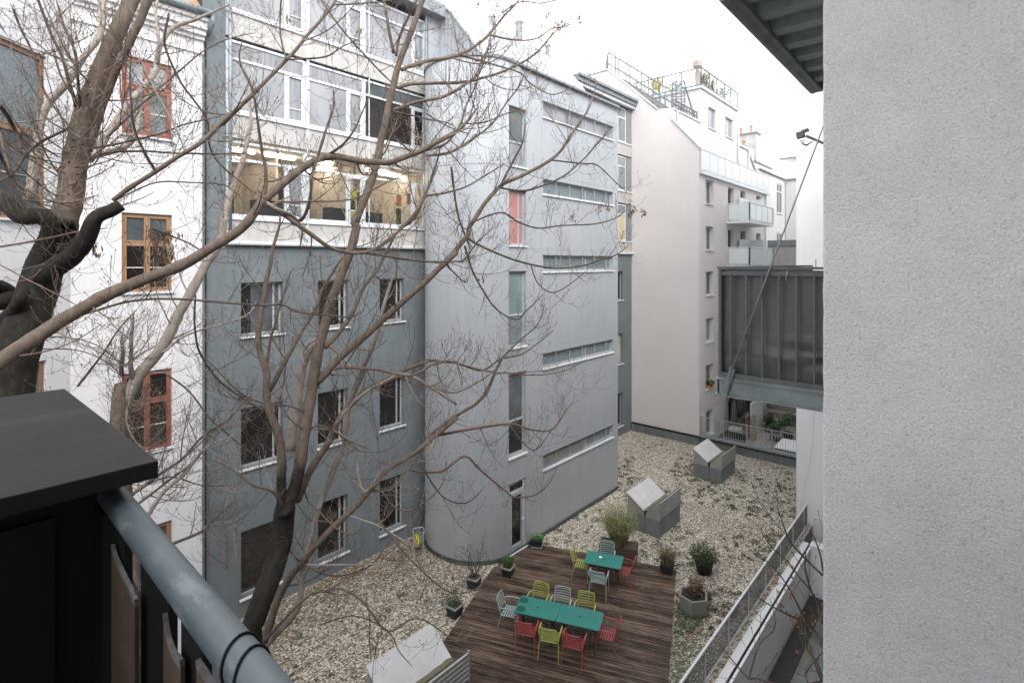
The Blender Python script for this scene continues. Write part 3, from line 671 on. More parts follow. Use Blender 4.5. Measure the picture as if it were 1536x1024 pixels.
mb = MB().box(60, 70, 9, 15.4, -4, 20.7); mb.box(48, 53, 14.3, 19, -4, 18.6); mb.build('wall', M['pent_plaster'], F2)
for q in ((49.0, 50.1, 14.5, 17.0, 18.6, 21.3), (59.5, 60.6, 13.0, 14.2, 20.7, 21.4), (46.8, 48.0, 14.4, 15.6, 14, 19.7)): MB().box(*q).build('chimney', M['concrete'], F2)
for q in ((59.9, 70, 8.9, 15.5, 20.7, 20.85), (47.9, 53.1, 14.2, 19, 18.6, 18.75), (48.9, 50.2, 14.4, 17.1, 21.3, 21.45)): MB().box(*q).build('coping', M['flash'], F2)
mb = MB()
for x, y, z in ((49.3, 15, 21.4), (49.7, 16, 21.4), (60, 13.5, 21.4), (47.3, 15, 19.7)): mb.lathe([(.12, z), (.12, z+.6), (.16, z+.6), (.16, z+.7), (.0, z+.7)], x, y, 8)
mb.build('chimney_pot', M['brick_tile'], F2)
gw = MB().box(45, 45.3, -6, 13.0, -.6, 11.3).build('yard_wall', M['concrete'])
gw['label'] = 'tall cream yard wall with grey coping closing the patio far behind the dark balcony'; gw['category'] = 'wall'
MB().box(44.9, 45.4, -6, 13.0, 11.3, 11.75).build('coping', M['flash'], gw)
# ================================================================= white block at the right
RB = MB().box(22.9, 45, -8, 5.30, -4, 23).build('white_side_building', M['white_plaster2'])
RB['label'] = 'plain white end wall of a building between the gravel roof and the stucco wall'; RB['category'] = 'building'
mb = MB(); pts = [(22.885, 5.15, .4), (22.885, 5.05, 1.3), (22.885, 4.84, 2.2), (22.885, 4.72, 3.2), (22.885, 4.70, 4.2), (22.885, 4.60, 4.6)]
mb.tube(pts, .004, 4); mb.build('cable', M['steel'], RB)
# ================================================================= parapets
PA = thing('rear_parapet', 'low grey parapet with metal coping between gravel roof and patio', 'parapet', (28.85, 8, 0))
MB().box(28.8, 29.08, 5.32, 11.48, -.6, .47).build('wall', M['vent_body'], PA)
MB().box(28.72, 29.14, 5.32, 11.46, .47, .56).build('coping', M['flash'], PA)
MB().box(28.7, 28.797, 11.46, 15.55, -.05, .42).build('upstand', M['vent_body'], PA)
RR = thing('patio_railing', 'thin grey bar railing on the parapet in front of the patio', 'railing', (28.95, 8, .56))
mb = MB(); mb.bar((28.95, 5.35, 1.55), (28.95, 12.4, 1.55), .05, .03); mb.bar((28.95, 5.35, .68), (28.95, 11.46, .68), .03, .03)
for k in range(6): mb.box(28.92, 28.98, 5.4+k*1.2, 5.44+k*1.2, .56, 1.54)
mb.build('rail_frame', M['steel'], RR); mb = MB()
for k in range(50): mb.box(28.943, 28.957, 5.5+k*.12, 5.516+k*.12, .69, 1.54)
mb.build('baluster', M['steel'], RR)
RP = thing('side_parapet', 'white rendered parapet wall with pale coping dropping to the lower terrace', 'parapet', (14, 4.5, 0))
MB().box(4.3, 21.2, 4.42, 4.72, -1.9, .0).build('wall', M['white_plaster2'], RP)
MB().box(4.3, 21.2, 4.50, 4.69, .0, .06).build('coping', M['white_metal'], RP); MB().box(4.3, 21.2, 4.38, 4.44, .0, .05).build('inner_coping', M['white_metal'], RP)
MB().box(4.3, 21.2, 4.44, 4.50, -.02, .02).build('channel', M['black'], RP)
MB().box(20.9, 21.2, 1.5, 4.41, -1.65, .1).build('return_wall', M['white_plaster2'], RP)
MB().box(20.86, 21.24, 1.5, 4.41, .1, .15).build('coping', M['white_metal'], RP)
MR = thing('mesh_railing', 'galvanised mesh railing beside the gravel roof above the white side parapet', 'railing', (14, 4.87, 0))
mb = MB(); mb.bar((4.4, 4.86, .86), (22.6, 4.86, .86), .05, .05); mb.bar((4.4, 4.86, .08), (22.6, 4.86, .08), .035, .035)
for k in range(12): mb.box(4.5+k*1.6, 4.54+k*1.6, 4.845, 4.875, -.02, .86)
mb.box(22.56, 22.6, 4.84, 4.88, -.02, .88)
mb.build('rail_frame', M['flash_light'], MR)
mb = MB()
for k in range(330): x = 4.45+k*.055; mb.box(x, x+.011, 4.853, 4.861, .09, .85)
for k in range(5): mb.box(4.45, 22.55, 4.852, 4.862, .22+k*.13, .226+k*.13)
mb.build('mesh_panel', mat('dark_mesh_wire', (.06, .065, .065), (.10, .105, .105), .6, 6), MR)
ER = thing('end_railing', 'short steel handrail on the return wall beside the white end wall', 'railing', (21, 3, .15))
mb = MB(); railrun(mb, (21.05, 4.3), (21.05, 1.6), .15, .95, .5, .018, (1, .1)); mb.build('rail_frame', M['flash_light'], ER)
# ================================================================= our own building: stucco pier, facade, balconies
def stucco():
    m, nt, b = newmat('rough_stucco'); b.inputs['Roughness'].default_value = .9; b.inputs['Specular IOR Level'].default_value = .2
    v = coords(nt)
    n1 = noise_n(nt, v, 85, 5, .7); n2 = noise_n(nt, v, 2.2, 5, .65); n3 = noise_n(nt, v, 28, 5, .7)
    c = ramp(nt, n1, [(.28, (.33, .32, .32)), (.42, (.63, .62, .622)), (.6, (.74, .73, .735)), (.8, (.82, .81, .815))])
    c = mix(nt, .8, c, ramp(nt, n3, [(.26, (.66,)*3), (.42, (1, 1, 1))]), 'MULTIPLY')
    c = mix(nt, .7, c, ramp(nt, n2, [(.3, (.82, .82, .82)), (.6, (1, 1, 1))]), 'MULTIPLY')
    nt.links.new(c, b.inputs['Base Color']); 
    ad = nt.nodes.new('ShaderNodeMath'); ad.operation = 'ADD'; nt.links.new(n1, ad.inputs[0]); nt.links.new(n3, ad.inputs[1])
    bump(nt, b, ad.outputs[0], .8, .012); return m
OB = thing('stucco_house', 'rough pale grey stucco wall of our own house filling the right edge', 'house', (5, -2, -4))
# pier with a hand-thrown, slightly wavering edge
mb = MB(); zs = [-4+.0+k*.06 for k in range(0, 451)]
rs = random.Random(5)
def yed(z): return .652+.0035*noise.noise((z*9, 0, 0))+.0025*noise.noise((z*41, 3, 0))
sec = lambda z: [(3.4, -3.2), (3.4, yed(z)-.012), (3.403, yed(z)-.004), (3.412, yed(z)), (4.4, .655), (4.4, -3.2)]
zs = [-4, 2]+[4+.04*k for k in range(0, 300)]+[16.6]
for i, z in enumerate(zs):
    for x, y in sec(z): mb.v.append((x, y, z))
for i in range(len(zs)-1):
    for k in range(6):
        a = i*6+k; b_ = i*6+(k+1) % 6; mb.f.append((a, b_, b_+6, a+6)); mb.m.append(0)
mb.build('pier', stucco(), OB)
mb = MB(); Wo = Wall((0, -.6), (1, 0), (0, -1))
hs = [(x, x+1.3, z, z+2.0) for x in (-12, -8.5, 6, 11, 15.5, 19) for z in (-1, 2.7, 6.2, 9.0, 13.4)]
Wo.face(mb, -16, 22.88, -4, 16.5, hs, .25); mb.box(-16, 22.8, -9, -.9, -4, 16.4)
mb.build('facade', mat('facade_grey_render', (.36, .35, .355), (.42, .41, .415), .9, 1), OB)
for q in hs: Wo.window(OB, *q, M['alu'], M['g_mid'], dep=.12, muls=((q[0]+q[1])/2,), sill=M['sill'])
# dark neighbouring balcony
DB = thing('dark_balcony', 'dark balcony screened with grey sheeting behind thin steel bars, jutting from behind the stucco wall', 'balcony', (6.5, 1, 8.9))
XB0, YE = 4.9, 1.77
mb = MB(); zt = 9.955; zb = 8.97
mb.bar((XB0, -.5, zt), (XB0, YE, zt), .035, .02); mb.bar((XB0+.01, -.5, zt-.05), (XB0+.01, YE-.02, zt-.05), .02, .035)
mb.bar((XB0, -.5, zb+.02), (XB0, YE, zb+.02), .02, .04)
ys = [1.665-.133*k for k in range(16)]
for y in ys: mb.box(XB0-.008, XB0+.008, y-.007, y+.007, zb, zt-.05)
mb.bar((XB0, YE, zt), (8.5, YE, zt), .035, .02); mb.bar((XB0, YE, zb+.02), (8.5, YE, zb+.02), .02, .04)
for k in range(27): mb.box(XB0+.06+k*.133, XB0+.075+k*.133, YE-.008, YE+.008, zb, zt-.02)
mb.box(XB0-.012, XB0+.012, YE-.02, YE+.004, zb-.03, zt)
mb.build('railing', mat('dark_bar_paint', (.075, .08, .08), (.11, .115, .115), .5, 8), DB)
mb = MB(); nu, nv = 90, 50
def sheet(u, v):   # u along y, v height 0..1
    y = YE-.03-u*2.3; z = zb+.03+v*(zt-.02-zb-.03)
    d = .012*noise.noise((y*2.2, z*.8, 1))+.008*noise.noise((y*7, z*2, 5))+.010*abs(noise.noise((y*5.1, 0, 8)))*v
    lo = max(0, 1-abs(v-.20-.09*max(0, 1.3-y))/.22)*min(1, max(.25, 1.6-y))
    d += -.05*lo*(.4+noise.noise((y*3.3, z*9, 2)))-.018*lo*noise.noise((y*9, z*17, 4))
    d = max(d, -.046)
    return (XB0+.060+d, y, z)
for j in range(nv+1):
    for i in range(nu+1): mb.v.append(sheet(i/nu, j/nv))
for j in range(nv):
    for i in range(nu):
        a = j*(nu+1)+i; mb.f.append((a, a+1, a+nu+2, a+nu+1)); mb.m.append(0)
for k in range(30):
    pass
mb.quad((XB0+.012, YE-.028, zb+.03), (8.45, YE-.028, zb+.03), (8.45, YE-.028, zt-.012), (XB0+.012, YE-.028, zt-.012))
o = mb.build('privacy_sheet', mat('grey_tarpaulin', (.050, .052, .051), (.075, .077, .076), .40, 1.3, spec=.5, bumps=(9, .25, .01)), DB, smooth=True)
mb = MB(); mb.box(XB0-.03, 8.5, -.5, YE+.03, 8.80, 8.815); mb.box(XB0-.03, 8.5, -.5, YE+.03, 8.945, 8.955)
mb.box(XB0-.012, XB0, -.5, YE+.01, 8.816, 8.944); mb.box(XB0-.012, 8.5, YE-.003, YE+.01, 8.8155, 8.9445)
mb.box(XB0-.02, 8.5, -.5, YE+.0, 8.956, 8.968)
mb.build('floor_frame', M['greensteel'], DB)
mb = MB(); mb.tube([(XB0-.03, YE-.08, 8.86), (XB0-.03, YE-.12, 9.08)], [.022, .016], 8); 
mb.bar((XB0-.03, YE-.05, 8.80), (XB0-.03, YE-.13, 9.06), .012, .05)
mb.build('tie_rod_clevis', M['greensteel'], DB, smooth=False)
MB().tube([(XB0-.03, YE-.10, 8.98), (XB0-.03, .46, 12.44)], .0065, 8).build('tie_rod', M['steel'], DB, smooth=True)
mb = MB(); 
for y in (1.2, .3): mb.tube([(XB0-.01, y, 9.93), (XB0-.03, y, 9.9), (XB0-.02, y+.01, 9.86), (XB0-.005, y, 9.84)], .004, 5)
for y in (1.05,): mb.tube([(XB0+.3, y, 9.95), (XB0+.3, y, 10.03)], .004, 5)
mb.build('hook', M['steel'], DB)
# balcony overhead
UB = thing('overhead_balcony', 'green grey steel balcony seen from below, with ribbed underside and round edge beam, top right', 'balcony', (6.5, 1, 12.4))
mb = MB()
mb.tube([(4.9, YE-.03, 12.43), (8.45, YE-.03, 12.43)], .055, 14); mb.box(4.85, 8.5, YE-.14, YE-.06, 12.40, 12.56)
mb.box(8.40, 8.5, -.5, YE-.14, 12.42, 12.56); mb.box(4.85, 8.5, YE-.05, YE+.015, 12.49, 12.56)
mb.build('edge_beam', M['greensteel'], UB)
mb = MB(); x = 4.85; k = 0
prof = []
while x < 8.4:
    prof += [(x, 12.52), (x+.18, 12.52), (x+.24, 12.445), (x+.42, 12.445)]; x += .48
for i in range(len(prof)-1):
    (xa, za), (xb, zb_) = prof[i], prof[i+1]
    mb.quad((xa, -.5, za), (xb, -.5, zb_), (xb, YE-.141, zb_), (xa, YE-.141, za))
mb.build('ribbed_underside', mat('pale_steel_underside', (.26, .31, .30), (.36, .41, .40), .5, 8, metal=.2, bumps=(12, .2, .01)), UB)  # same green-grey steel in a paler colour, standing in for bounced light
mb = MB(); mb.box(4.86, 8.49, -.5, YE-.07, 12.565, 12.6); mb.build('floor_plate', M['steel'], UB)
# flood lamp on a bracket
FL = thing('wall_camera_lamp', 'small black spotlight box on a bracket arm with looping cables above the dark balcony', 'spotlight', (5.3, 1.2, 11.2))
def atp(px, py, t=4.75): return PT(px, py, t)
mb = MB(); mb.tube([atp(1209, 204), atp(1240, 217)], .012, 8); mb.tube([atp(1240, 217), (4.95, .66, atp(1240, 217).z-.02)], .012, 6); mb.build('bracket', M['steel'], FL)
mb = MB(); c = atp(1203, 203); mb.bar(c+Vector((0, .045, .0)), c+Vector((0, -.02, .008)), .045, .055); mb.bar(c+Vector((-.01, -.0, .028)), c+Vector((-.01, -.055, .038)), .035, .026); mb.build('lamp_body', mat('lamp_housing_grey', (.11, .12, .12), (.17, .175, .175), .6, 30), FL, bevel=.004)
mb = MB()
for k in range(3): mb.tube([atp(1200+k*2.5, 210), atp(1203+k*1.5, 216), atp(1210, 219-k*.8), atp(1219, 212)], .003, 4)
mb.build('cable', M['black'], FL)
# ================================================================= our balcony: cabinet, handrail, bars, boards
CB = thing('dark_cabinet', 'black brown weatherproof cabinet with overhanging flat top standing at the end of our balcony', 'cabinet', (-.2, 1.7, 8.5))
mb = MB().box(-1.3, .344, 1.25, 2.19, 9.565, 9.60)
mb.build('top', mat('dark_tabletop', (.010, .009, .0085), (.018, .016, .015), .55, 3, spec=.22, stretch=(1, 6, 1), bumps=(30, .3, .004), c3=(.028, .026, .024)), CB, bevel=.003)
mb = MB().box(-1.27, .315, 1.385, 2.12, 8.45, 9.564); mb.box(-1.2, .2, 1.365, 1.379, 8.55, 9.5); mb.build('body', M['black'], CB)
HR = thing('handrail_side', 'blue grey tube handrail with dark bars below and black wire wound round it', 'railing', (.29, .6, 8.5))
hx_ = lambda y: .277+(y-.716)*.025
mb = MB().tube([(hx_(y), y, 9.51) for y in (1.395, 1.38, .9, .3, -.58)], [.017, .0245, .0245, .0245, .0245], 32)
m, nt, b = newmat('painted_tube'); b.inputs['Roughness'].default_value = .38; b.inputs['Specular IOR Level'].default_value = .5
v = coords(nt); c = ramp(nt, noise_n(nt, v, 12, 6, .6), [(.3, (.075, .10, .115)), (.7, (.11, .135, .15))])
c = mix(nt, ramp(nt, noise_n(nt, coords(nt, (1, .4, 1)), 22, 5, .7), [(.56, (0, 0, 0)), (.66, (.7, .7, .7))]), c, lin((.20, .225, .235)))
c = mix(nt, ramp(nt, noise_n(nt, coords(nt, (1, 1, 1), loc=(3, 1, 4)), 14, 2, .5), [(.74, (0, 0, 0)), (.76, (1, 1, 1))]), c, lin((.16, .06, .035)))
nt.links.new(c, b.inputs['Base Color']); bump(nt, b, noise_n(nt, v, 60, 4), .15, .003)
mb.build('tube_rail', m, HR, smooth=True)
mb = MB()
for y0, q in ((.684, .012), (.648, .016)):
    mb.tube([(hx_(y0)+.0262*sin(a), y0+q*sin(a+.8), 9.51+.0262*cos(a)) for a in [k*pi/14 for k in range(29)]], .0017, 6)
mb.build('wire_tie', M['black'], HR, smooth=True)
mb = MB()
mb.box(.262, .292, 1.30, 1.372, 8.5, 9.50); mb.box(.27, .282, 1.175, 1.262, 8.5, 9.50)
for y0, y1 in ((.948, 1.097), (.807, .894), (.60, .69), (.38, .47), (.1, .2)): mb.box(.275, .287, y0, y1, 8.5, 9.487)
mb.box(.27, .29, -.58, 1.37, 8.5, 8.56)
mb.build('bar', M['black'], HR)
BD = thing('weathered_screen', 'stained brown board screen tied inside our balcony bars below the handrail', 'screen', (.27, .7, 8.5))
def boardmat():
    m, nt, b = newmat('stained_board'); b.inputs['Roughness'].default_value = .8
    v = coords(nt, (1, 1, 1)); c = ramp(nt, noise_n(nt, v, 7, 8, .7), [(.3, (.04, .024, .016)), (.5, (.075, .046, .03)), (.75, (.12, .08, .055))])
    c = mix(nt, ramp(nt, noise_n(nt, coords(nt, (1, .5, 3), rot=.3), 34, 6, .8), [(.6, (0, 0, 0)), (.72, (.5, .5, .5))]), c, lin((.24, .21, .19)))
    nt.links.new(c, b.inputs['Base Color']); bump(nt, b, noise_n(nt, v, 30, 6), .4, .004); return m
bmat = boardmat()
for i, (y0, y1) in enumerate(((1.06, 1.235), (.853, .93), (.40, .79), (-.55, .37))):
    mb = MB(); n = 14
    top = lambda f: 9.468-[.015, .02, .02, .02][i]*sin(f*pi)-.03*f
    for k in range(n+1):
        f = k/n; y = y1+(y0-y1)*f; z = top(f)+.004*noise.noise((y*60, 0, 0))
        x = .268+.010*noise.noise((y*9, 1, 0))
        mb.v += [(x, y, 8.5), (x, y, z-.012), (x-.001, y, z)]
    for k in range(n):
        a = k*3
        for j in (0, 1): mb.f.append((a+j, a+3+j, a+4+j, a+1+j)); mb.m.append(j)
    o = mb.build('board', [bmat, mat('frayed_edge', (.08, .07, .06), (.18, .17, .16), .9, 60)], BD)
    s = o.modifiers.new('solid', 'SOLIDIFY'); s.thickness = .006
BF = MB().box(-1.4, .30, -.59, 2.25, 8.35, 8.45).build('own_balcony_floor', M['greensteel']); BF['label'] = 'steel floor of our own balcony under the dark cabinet'; BF['category'] = 'balcony floor'
# ================================================================= wooden deck
def deckmat():
    m, nt, b = newmat('wet_deck_boards'); b.inputs['Roughness'].default_value = .5; b.inputs['Specular IOR Level'].default_value = .22
    v = coords(nt)      # object space: x across boards, y along them
    sp = nt.nodes.new('ShaderNodeSeparateXYZ'); nt.links.new(v, sp.inputs[0])
    mt = nt.nodes.new('ShaderNodeMath'); mt.operation = 'MULTIPLY'; mt.inputs[1].default_value = 1/.098; nt.links.new(sp.outputs[0], mt.inputs[0])
    fl = nt.nodes.new('ShaderNodeMath'); fl.operation = 'FLOOR'; nt.links.new(mt.outputs[0], fl.inputs[0])
    wn = nt.nodes.new('ShaderNodeTexWhiteNoise'); wn.noise_dimensions = '1D'; nt.links.new(fl.outputs[0], wn.inputs['W'])
    n1 = noise_n(nt, coords(nt, (9, .7, 1)), 1.6, 8, .7)
    ad = nt.nodes.new('ShaderNodeMath'); ad.operation = 'MULTIPLY_ADD'; ad.inputs[1].default_value = .22
    nt.links.new(wn.outputs[0], ad.inputs[0]); nt.links.new(n1, ad.inputs[2])
    c = ramp(nt, ad.outputs[0], [(.36, (.014, .007, .0045)), (.50, (.062, .038, .027)), (.63, (.135, .090, .066)), (.82, (.26, .195, .15))])
    wet = ramp(nt, noise_n(nt, coords(nt, (1.2, .6, 1)), .9, 4, .6), [(.4, (.50, .50, .52)), (.65, (1, 1, 1))])
    c = mix(nt, 1, c, wet, 'MULTIPLY')
    pa = ramp(nt, noise_n(nt, coords(nt, (8, 1.6, 1)), 2.2, 7, .8), [(.54, (0, 0, 0)), (.70, (.6, .6, .6))])
    c = mix(nt, pa, c, lin((.27, .205, .155)))
    nt.links.new(c, b.inputs['Base Color'])
    nt.links.new(ramp(nt, noise_n(nt, coords(nt, (6, 1, 1)), 3, 3), [(.35, (.3,)*3), (.65, (.7,)*3)]), b.inputs['Roughness'])
    bump(nt, b, noise_n(nt, coords(nt, (30, 2, 1)), 3, 5), .5, .004); return m
DK = thing('wooden_deck', 'weathered dark brown timber deck with gappy boards, standing on the gravel roof', 'deck', (0, 0, 0))
DK.rotation_euler = (0, 0, math.atan2(.3746, .9272))
mb = MB(); s = 8.62; rs = random.Random(11)
def wmax(s):  # clip the boards at the cladding (Y=12) and the rounded nose
    best = 6.28+.0*s
    w = 6.28
    while w > 3:
        x = .9272*s-.3746*w; y = .3746*s+.9272*w
        d = math.hypot((x-13.59)/.86, y-cy0) if x < 13.59 else 9
        if y < 11.93 and d > 1.9: return w
        w -= .03
    return w
while s < 18.06:
    w1 = wmax(s+.09 if s > 15 else s); w1 += rs.uniform(-.01, .0); w0 = .63+rs.uniform(-.012, .012); dz = rs.uniform(-.003, .003)
    j = rs.uniform(2, 5)
    mb.box(s, s+.086, w0, min(j, w1)-.003, .03, .06+dz)
    if j < w1: mb.box(s, s+.086, j+.003, w1, .03, .06+dz+.001)
    s += .098
o = mb.build('boards', deckmat()); o.parent = DK
mb = MB().box(8.6, 18.07, .66, .72, .0, .029); mb.box(8.6, 16.9, 6.15, 6.2, 0, .029); mb.box(8.6, 18.0, 3.2, 3.28, 0, .029); o = mb.build('joist', M['black']); o.parent = DK
# ================================================================= garden tables and chairs
UD = Vector((.9272, .3746, 0)); VD = Vector((-.3746, .9272, 0)); ang = math.atan2(.3746, .9272)
M['t_green'] = mat('table_green', (.020, .17, .145), (.026, .195, .165), .38, 2.5, spec=.5)
M['t_dark'] = mat('table_leg_dark', (.02, .028, .03), (.03, .04, .04), .5, 6)
def rrect(w, l, r, n=5):
    out = []
    for cx, cy, a0 in ((w-r, l-r, 0), (-w+r, l-r, pi/2), (-w+r, -l+r, pi), (w-r, -l+r, 3*pi/2)):
        for k in range(n+1): out.append((cx+r*cos(a0+pi/2*k/n), cy+r*sin(a0+pi/2*k/n)))
    return out
def make_table(label):
    t = thing('garden_table', label, 'table')
    MB().prism(rrect(.37, .565, .035), .705, .73).build('table_top', M['t_green'], t, bevel=.004)
    MB().prism(rrect(.34, .53, .03), .675, .704).build('apron', M['t_dark'], t)
    for s in (-1, 1):
        m = MB(); y = s*.42
        m.tube([(-.30, y, .0), (.27, y, .68)], .012, 8); m.tube([(.30, y, .0), (-.27, y, .68)], .012, 8); m.tube([(-.31, y, .012), (-.24, y, .012)], .014, 6)
        m.build('leg', M['t_dark'], t)
    m = MB()
    for x in (-.2, .2): m.bar((x, -.42, .2), (x, .42, .2), .015, .015)
    for s in (-1, 1): m.bar((0, s*.42, .36), (0, s*.05, .67), .012, .012)
    m.build('brace', M['t_dark'], t)
    MB().lathe([(.0, .734), (.022, .735), (.026, .731)], 0, 0, 14).build('parasol_cap', M['black'], t)
    return t
DZ = .062; LC = Vector((11.42, 8.32, DZ)); SCt = Vector((14.37, 8.74, DZ))
t1 = make_table('left one of two joined green tables, with two dark round mats on it')
t2 = copy_tree(t1); t2['label'] = 'right one of two joined green tables, beside the red end chair'
t3 = copy_tree(t1); t3['label'] = 'single green table standing apart at the rear of the deck with an ashtray'
for t, p in ((t1, LC+VD*.572), (t2, LC-VD*.572), (t3, SCt)):
    t.location = p; t.rotation_euler.z = ang; t['group'] = 'green garden tables on the deck'
cm = {'red': mat('chair_red', (.30, .055, .06), (.36, .075, .075), .45, 6), 'lime': mat('chair_lime', (.30, .335, .085), (.35, .38, .11), .45, 6), 'grey': mat('chair_grey_green', (.27, .335, .335), (.33, .40, .40), .45, 6)}
def make_chair(colr):
    """faces +x (towards the table), seat centre at the origin"""
    t = thing('slatted_armchair', '', 'chair'); m_ = cm[colr]
    m = MB()
    for k in range(7):
        x = -.18+k*.062; z = .437-.010*sin(pi*min(1, max(0, (x+.2)/.4)))+(.006 if k > 5 else 0)
        m.box(x-.018, x+.018, -.215, .215, z, z+.010)
    for s in (-1, 1): m.bar((-.20, s*.222, .435), (.21, s*.222, .44), .02, .022)
    m.build('seat', m_, t)
    m = MB()
    def bx(z): return -.205-(z-.46)*.30
    for k in range(6):
        z = .53+k*.058; b0 = bx(z); pts = [(b0-.025*(1-(y/.21)**2), y, z) for y in (-.215, -.13, -.045, .045, .13, .215)]
        for a, b_ in zip(pts[:-1], pts[1:]): m.bar(a, b_, .009, .027)
    for s in (-1, 1): m.tube([(bx(.44), s*.222, .43), (bx(.84)-.0, s*.222, .83), (bx(.85)-.01, s*.20, .856)], .012, 8)
    z = .862; pts = [(bx(z)-.025*(1-(y/.2)**2), y, z) for y in (-.20, -.1, 0, .1, .20)]; m.tube(pts, .012, 8)
    m.build('backrest', m_, t)
    for s in (-1, 1):
        MB().tube([(.235, s*.265, 0), (.215, s*.262, .42)], [.011, .014], 8).build('leg', m_, t)
        MB().tube([(-.30, s*.262, 0), (-.20, s*.245, .42)], [.011, .014], 8).build('leg', m_, t)
        m = MB().tube([(.215, s*.262, .41), (.21, s*.268, .60), (.18, s*.272, .655), (.10, s*.275, .665), (-.08, s*.272, .655), (-.20, s*.262, .65), (bx(.64), s*.23, .64)], .0125, 8)
        m.bar((.12, s*.275, .672), (-.14, s*.27, .668), .034, .010); m.build('armrest', m_, t, smooth=False)
    return t
src = {}
chairs = [
 ('red', LC, -.55, .70, 0, 'red slatted armchair at the near left corner of the long green table'),
 ('lime', LC, -.58, .07, 0, 'lime slatted armchair between the two red ones on the near side of the long table'),
 ('red', LC, -.60, -.56, 0, 'red slatted armchair on the long table\'s near side, right of the lime chair'),
 ('lime', LC, .56, .74, 1, 'lime slatted armchair on the far side of the long table, nearest the pale end chair'),
 ('grey', LC, .56, .09, 1, 'grey green armchair between two lime chairs on the far side of the long table'),
 ('lime', LC, .56, -.58, 1, 'lime slatted armchair on the far side of the long table, nearest the red end chair'),
 ('grey', LC, .03, 1.36, 2, 'pale grey green armchair at the left head of the long green table'),
 ('red', LC, .02, -1.26, 3, 'red slatted armchair at the right head of the long green table'),
 ('grey', SCt, -.62, .05, 0, 'grey green armchair turning its back on the near side of the single rear table'),
 ('grey', SCt, .55, .02, 1, 'grey green armchair on the far side of the single rear table by the planter'),
 ('lime', SCt, .05, .70, 2, 'lime slatted armchair at the left end of the single rear table'),
 ('red', SCt, .10, -.60, 3, 'red slatted armchair at the right end of the single rear table')]
rs = random.Random(2)
for col, c, s, w, side, lab in chairs:
    if col not in src: src[col] = t = make_chair(col)
    else: t = copy_tree(src[col])
    t['label'] = lab; t['group'] = 'slatted armchairs round the green tables'
    t.location = c+UD*s+VD*w; t.rotation_euler.z = ang+[0, pi, -pi/2, pi/2][side]+rs.uniform(-.06, .06)
at_ = thing('ashtray', 'small pale ashtray on the single rear table', 'ashtray', SCt+Vector((0, .12, .733)))
MB().lathe([(.0, .0), (.05, .0), (.06, .03), (.052, .032), (.045, .008), (0, .008)], at_.location.x, at_.location.y, 14).build('bowl', M['white_metal'], at_)
bpy.data.objects['bowl'].location.z = at_.location.z
# leaf-shaped place mats lying on the left table
for k, (s, w, lab) in enumerate(((.17, 1.02, 'dark green round mat at the far left corner of the long table'), (-.2, .98, 'dark green round mat at the near left corner of the long table'))):
    p = LC+UD*s+VD*w; a = [2*pi*i/9 for i in range(9)]
    o = MB().prism([(p.x+.13*cos(q)*(1+.1*sin(3*q)), p.y+.13*sin(q)) for q in a], DZ+.7325, DZ+.737).build('table_mat', mat('mat_green%d' % k, (.008, .085, .055), None, .5)); o['label'] = lab; o['category'] = 'table mat'
# ================================================================= roof vents
def make_vent(X0, Yc, name_label, L=1.8):
    """butterfly vent: grey box, pale sloping lid, mossy valley and a louvred screen on the side towards the parapet"""
    t = thing('roof_vent_box', name_label, 'roof vent', (X0+L/2, Yc, 0)); y0 = Yc-.64; y1 = Yc+.64   # y1: lid side
    yv = Yc-.08
    m = MB(); m.box(X0, X0+L, yv+.03, y1, -.02, .64); m.box(X0+.0, X0+L, y0, yv-.03, -.02, .62); m.box(X0+.03, X0+L-.03, yv-.03, yv+.03, -.02, .60)
    m.build('base', M['vent_body'], t)
    m = MB(); m.prismX([(y1-.01, .645), (y1-.01, 1.27), (yv+.06, .80), (yv+.06, .645)], X0+.01, X0+L-.01)
    m.prismX([(y0+.02, .625), (yv-.05, .625), (yv-.05, .80), (y0+.02, 1.22)], X0+.01, X0+L-.01)
    m.build('side_panel', M['louvre'], t)
    m = MB(); m.hexa([(X0-.02, yv+.03, .80), (X0-.02, y1+.03, 1.295), (X0+L+.02, y1+.03, 1.295), (X0+L+.02, yv+.03, .80), (X0-.02, yv+.03, .84), (X0-.02, y1+.03, 1.335), (X0+L+.02, y1+.03, 1.335), (X0+L+.02, yv+.03, .84)])
    m.build('lid', M['vent_lid'], t, bevel=.006)
    m = MB(); n = 24
    for i in range(n+1):
        x = X0+.02+(L-.04)*i/n
        for y, z in ((yv+.08, .85), (yv+.03, .86), (yv-.04, .84), (yv-.14, .90)): m.v.append((x, y, z+.02*noise.noise((x*6, y*9, 0))))
    for i in range(n):
        for j in range(3): a = i*4+j; m.f.append((a, a+1, a+5, a+4)); m.m.append(0)
    m.build('mossy_valley', M['moss'], t)
    m = MB(); m.box(X0-.01, X0+.03, y0-.03, y0+.02, .625, 1.30); m.box(X0+L-.03, X0+L+.01, y0-.03, y0+.02, .625, 1.30)
    for k in range(6): z = .67+k*.108; m.hexa([(X0+.03, y0-.035, z), (X0+L-.03, y0-.035, z), (X0+L-.03, y0+.0, z+.02), (X0+.03, y0+.0, z+.02), (X0+.03, y0-.035, z+.052), (X0+L-.03, y0-.035, z+.052), (X0+L-.03, y0+.0, z+.072), (X0+.03, y0+.0, z+.072)])
    m.build('louvre', M['louvre'], t)
    m = MB().box(X0+.03, X0+L-.03, y0+.003, y0+.018, .63, 1.29); m.build('louvre_backing', M['room_dark'], t)
    return t
g_ = 'butterfly roof vents on the gravel'
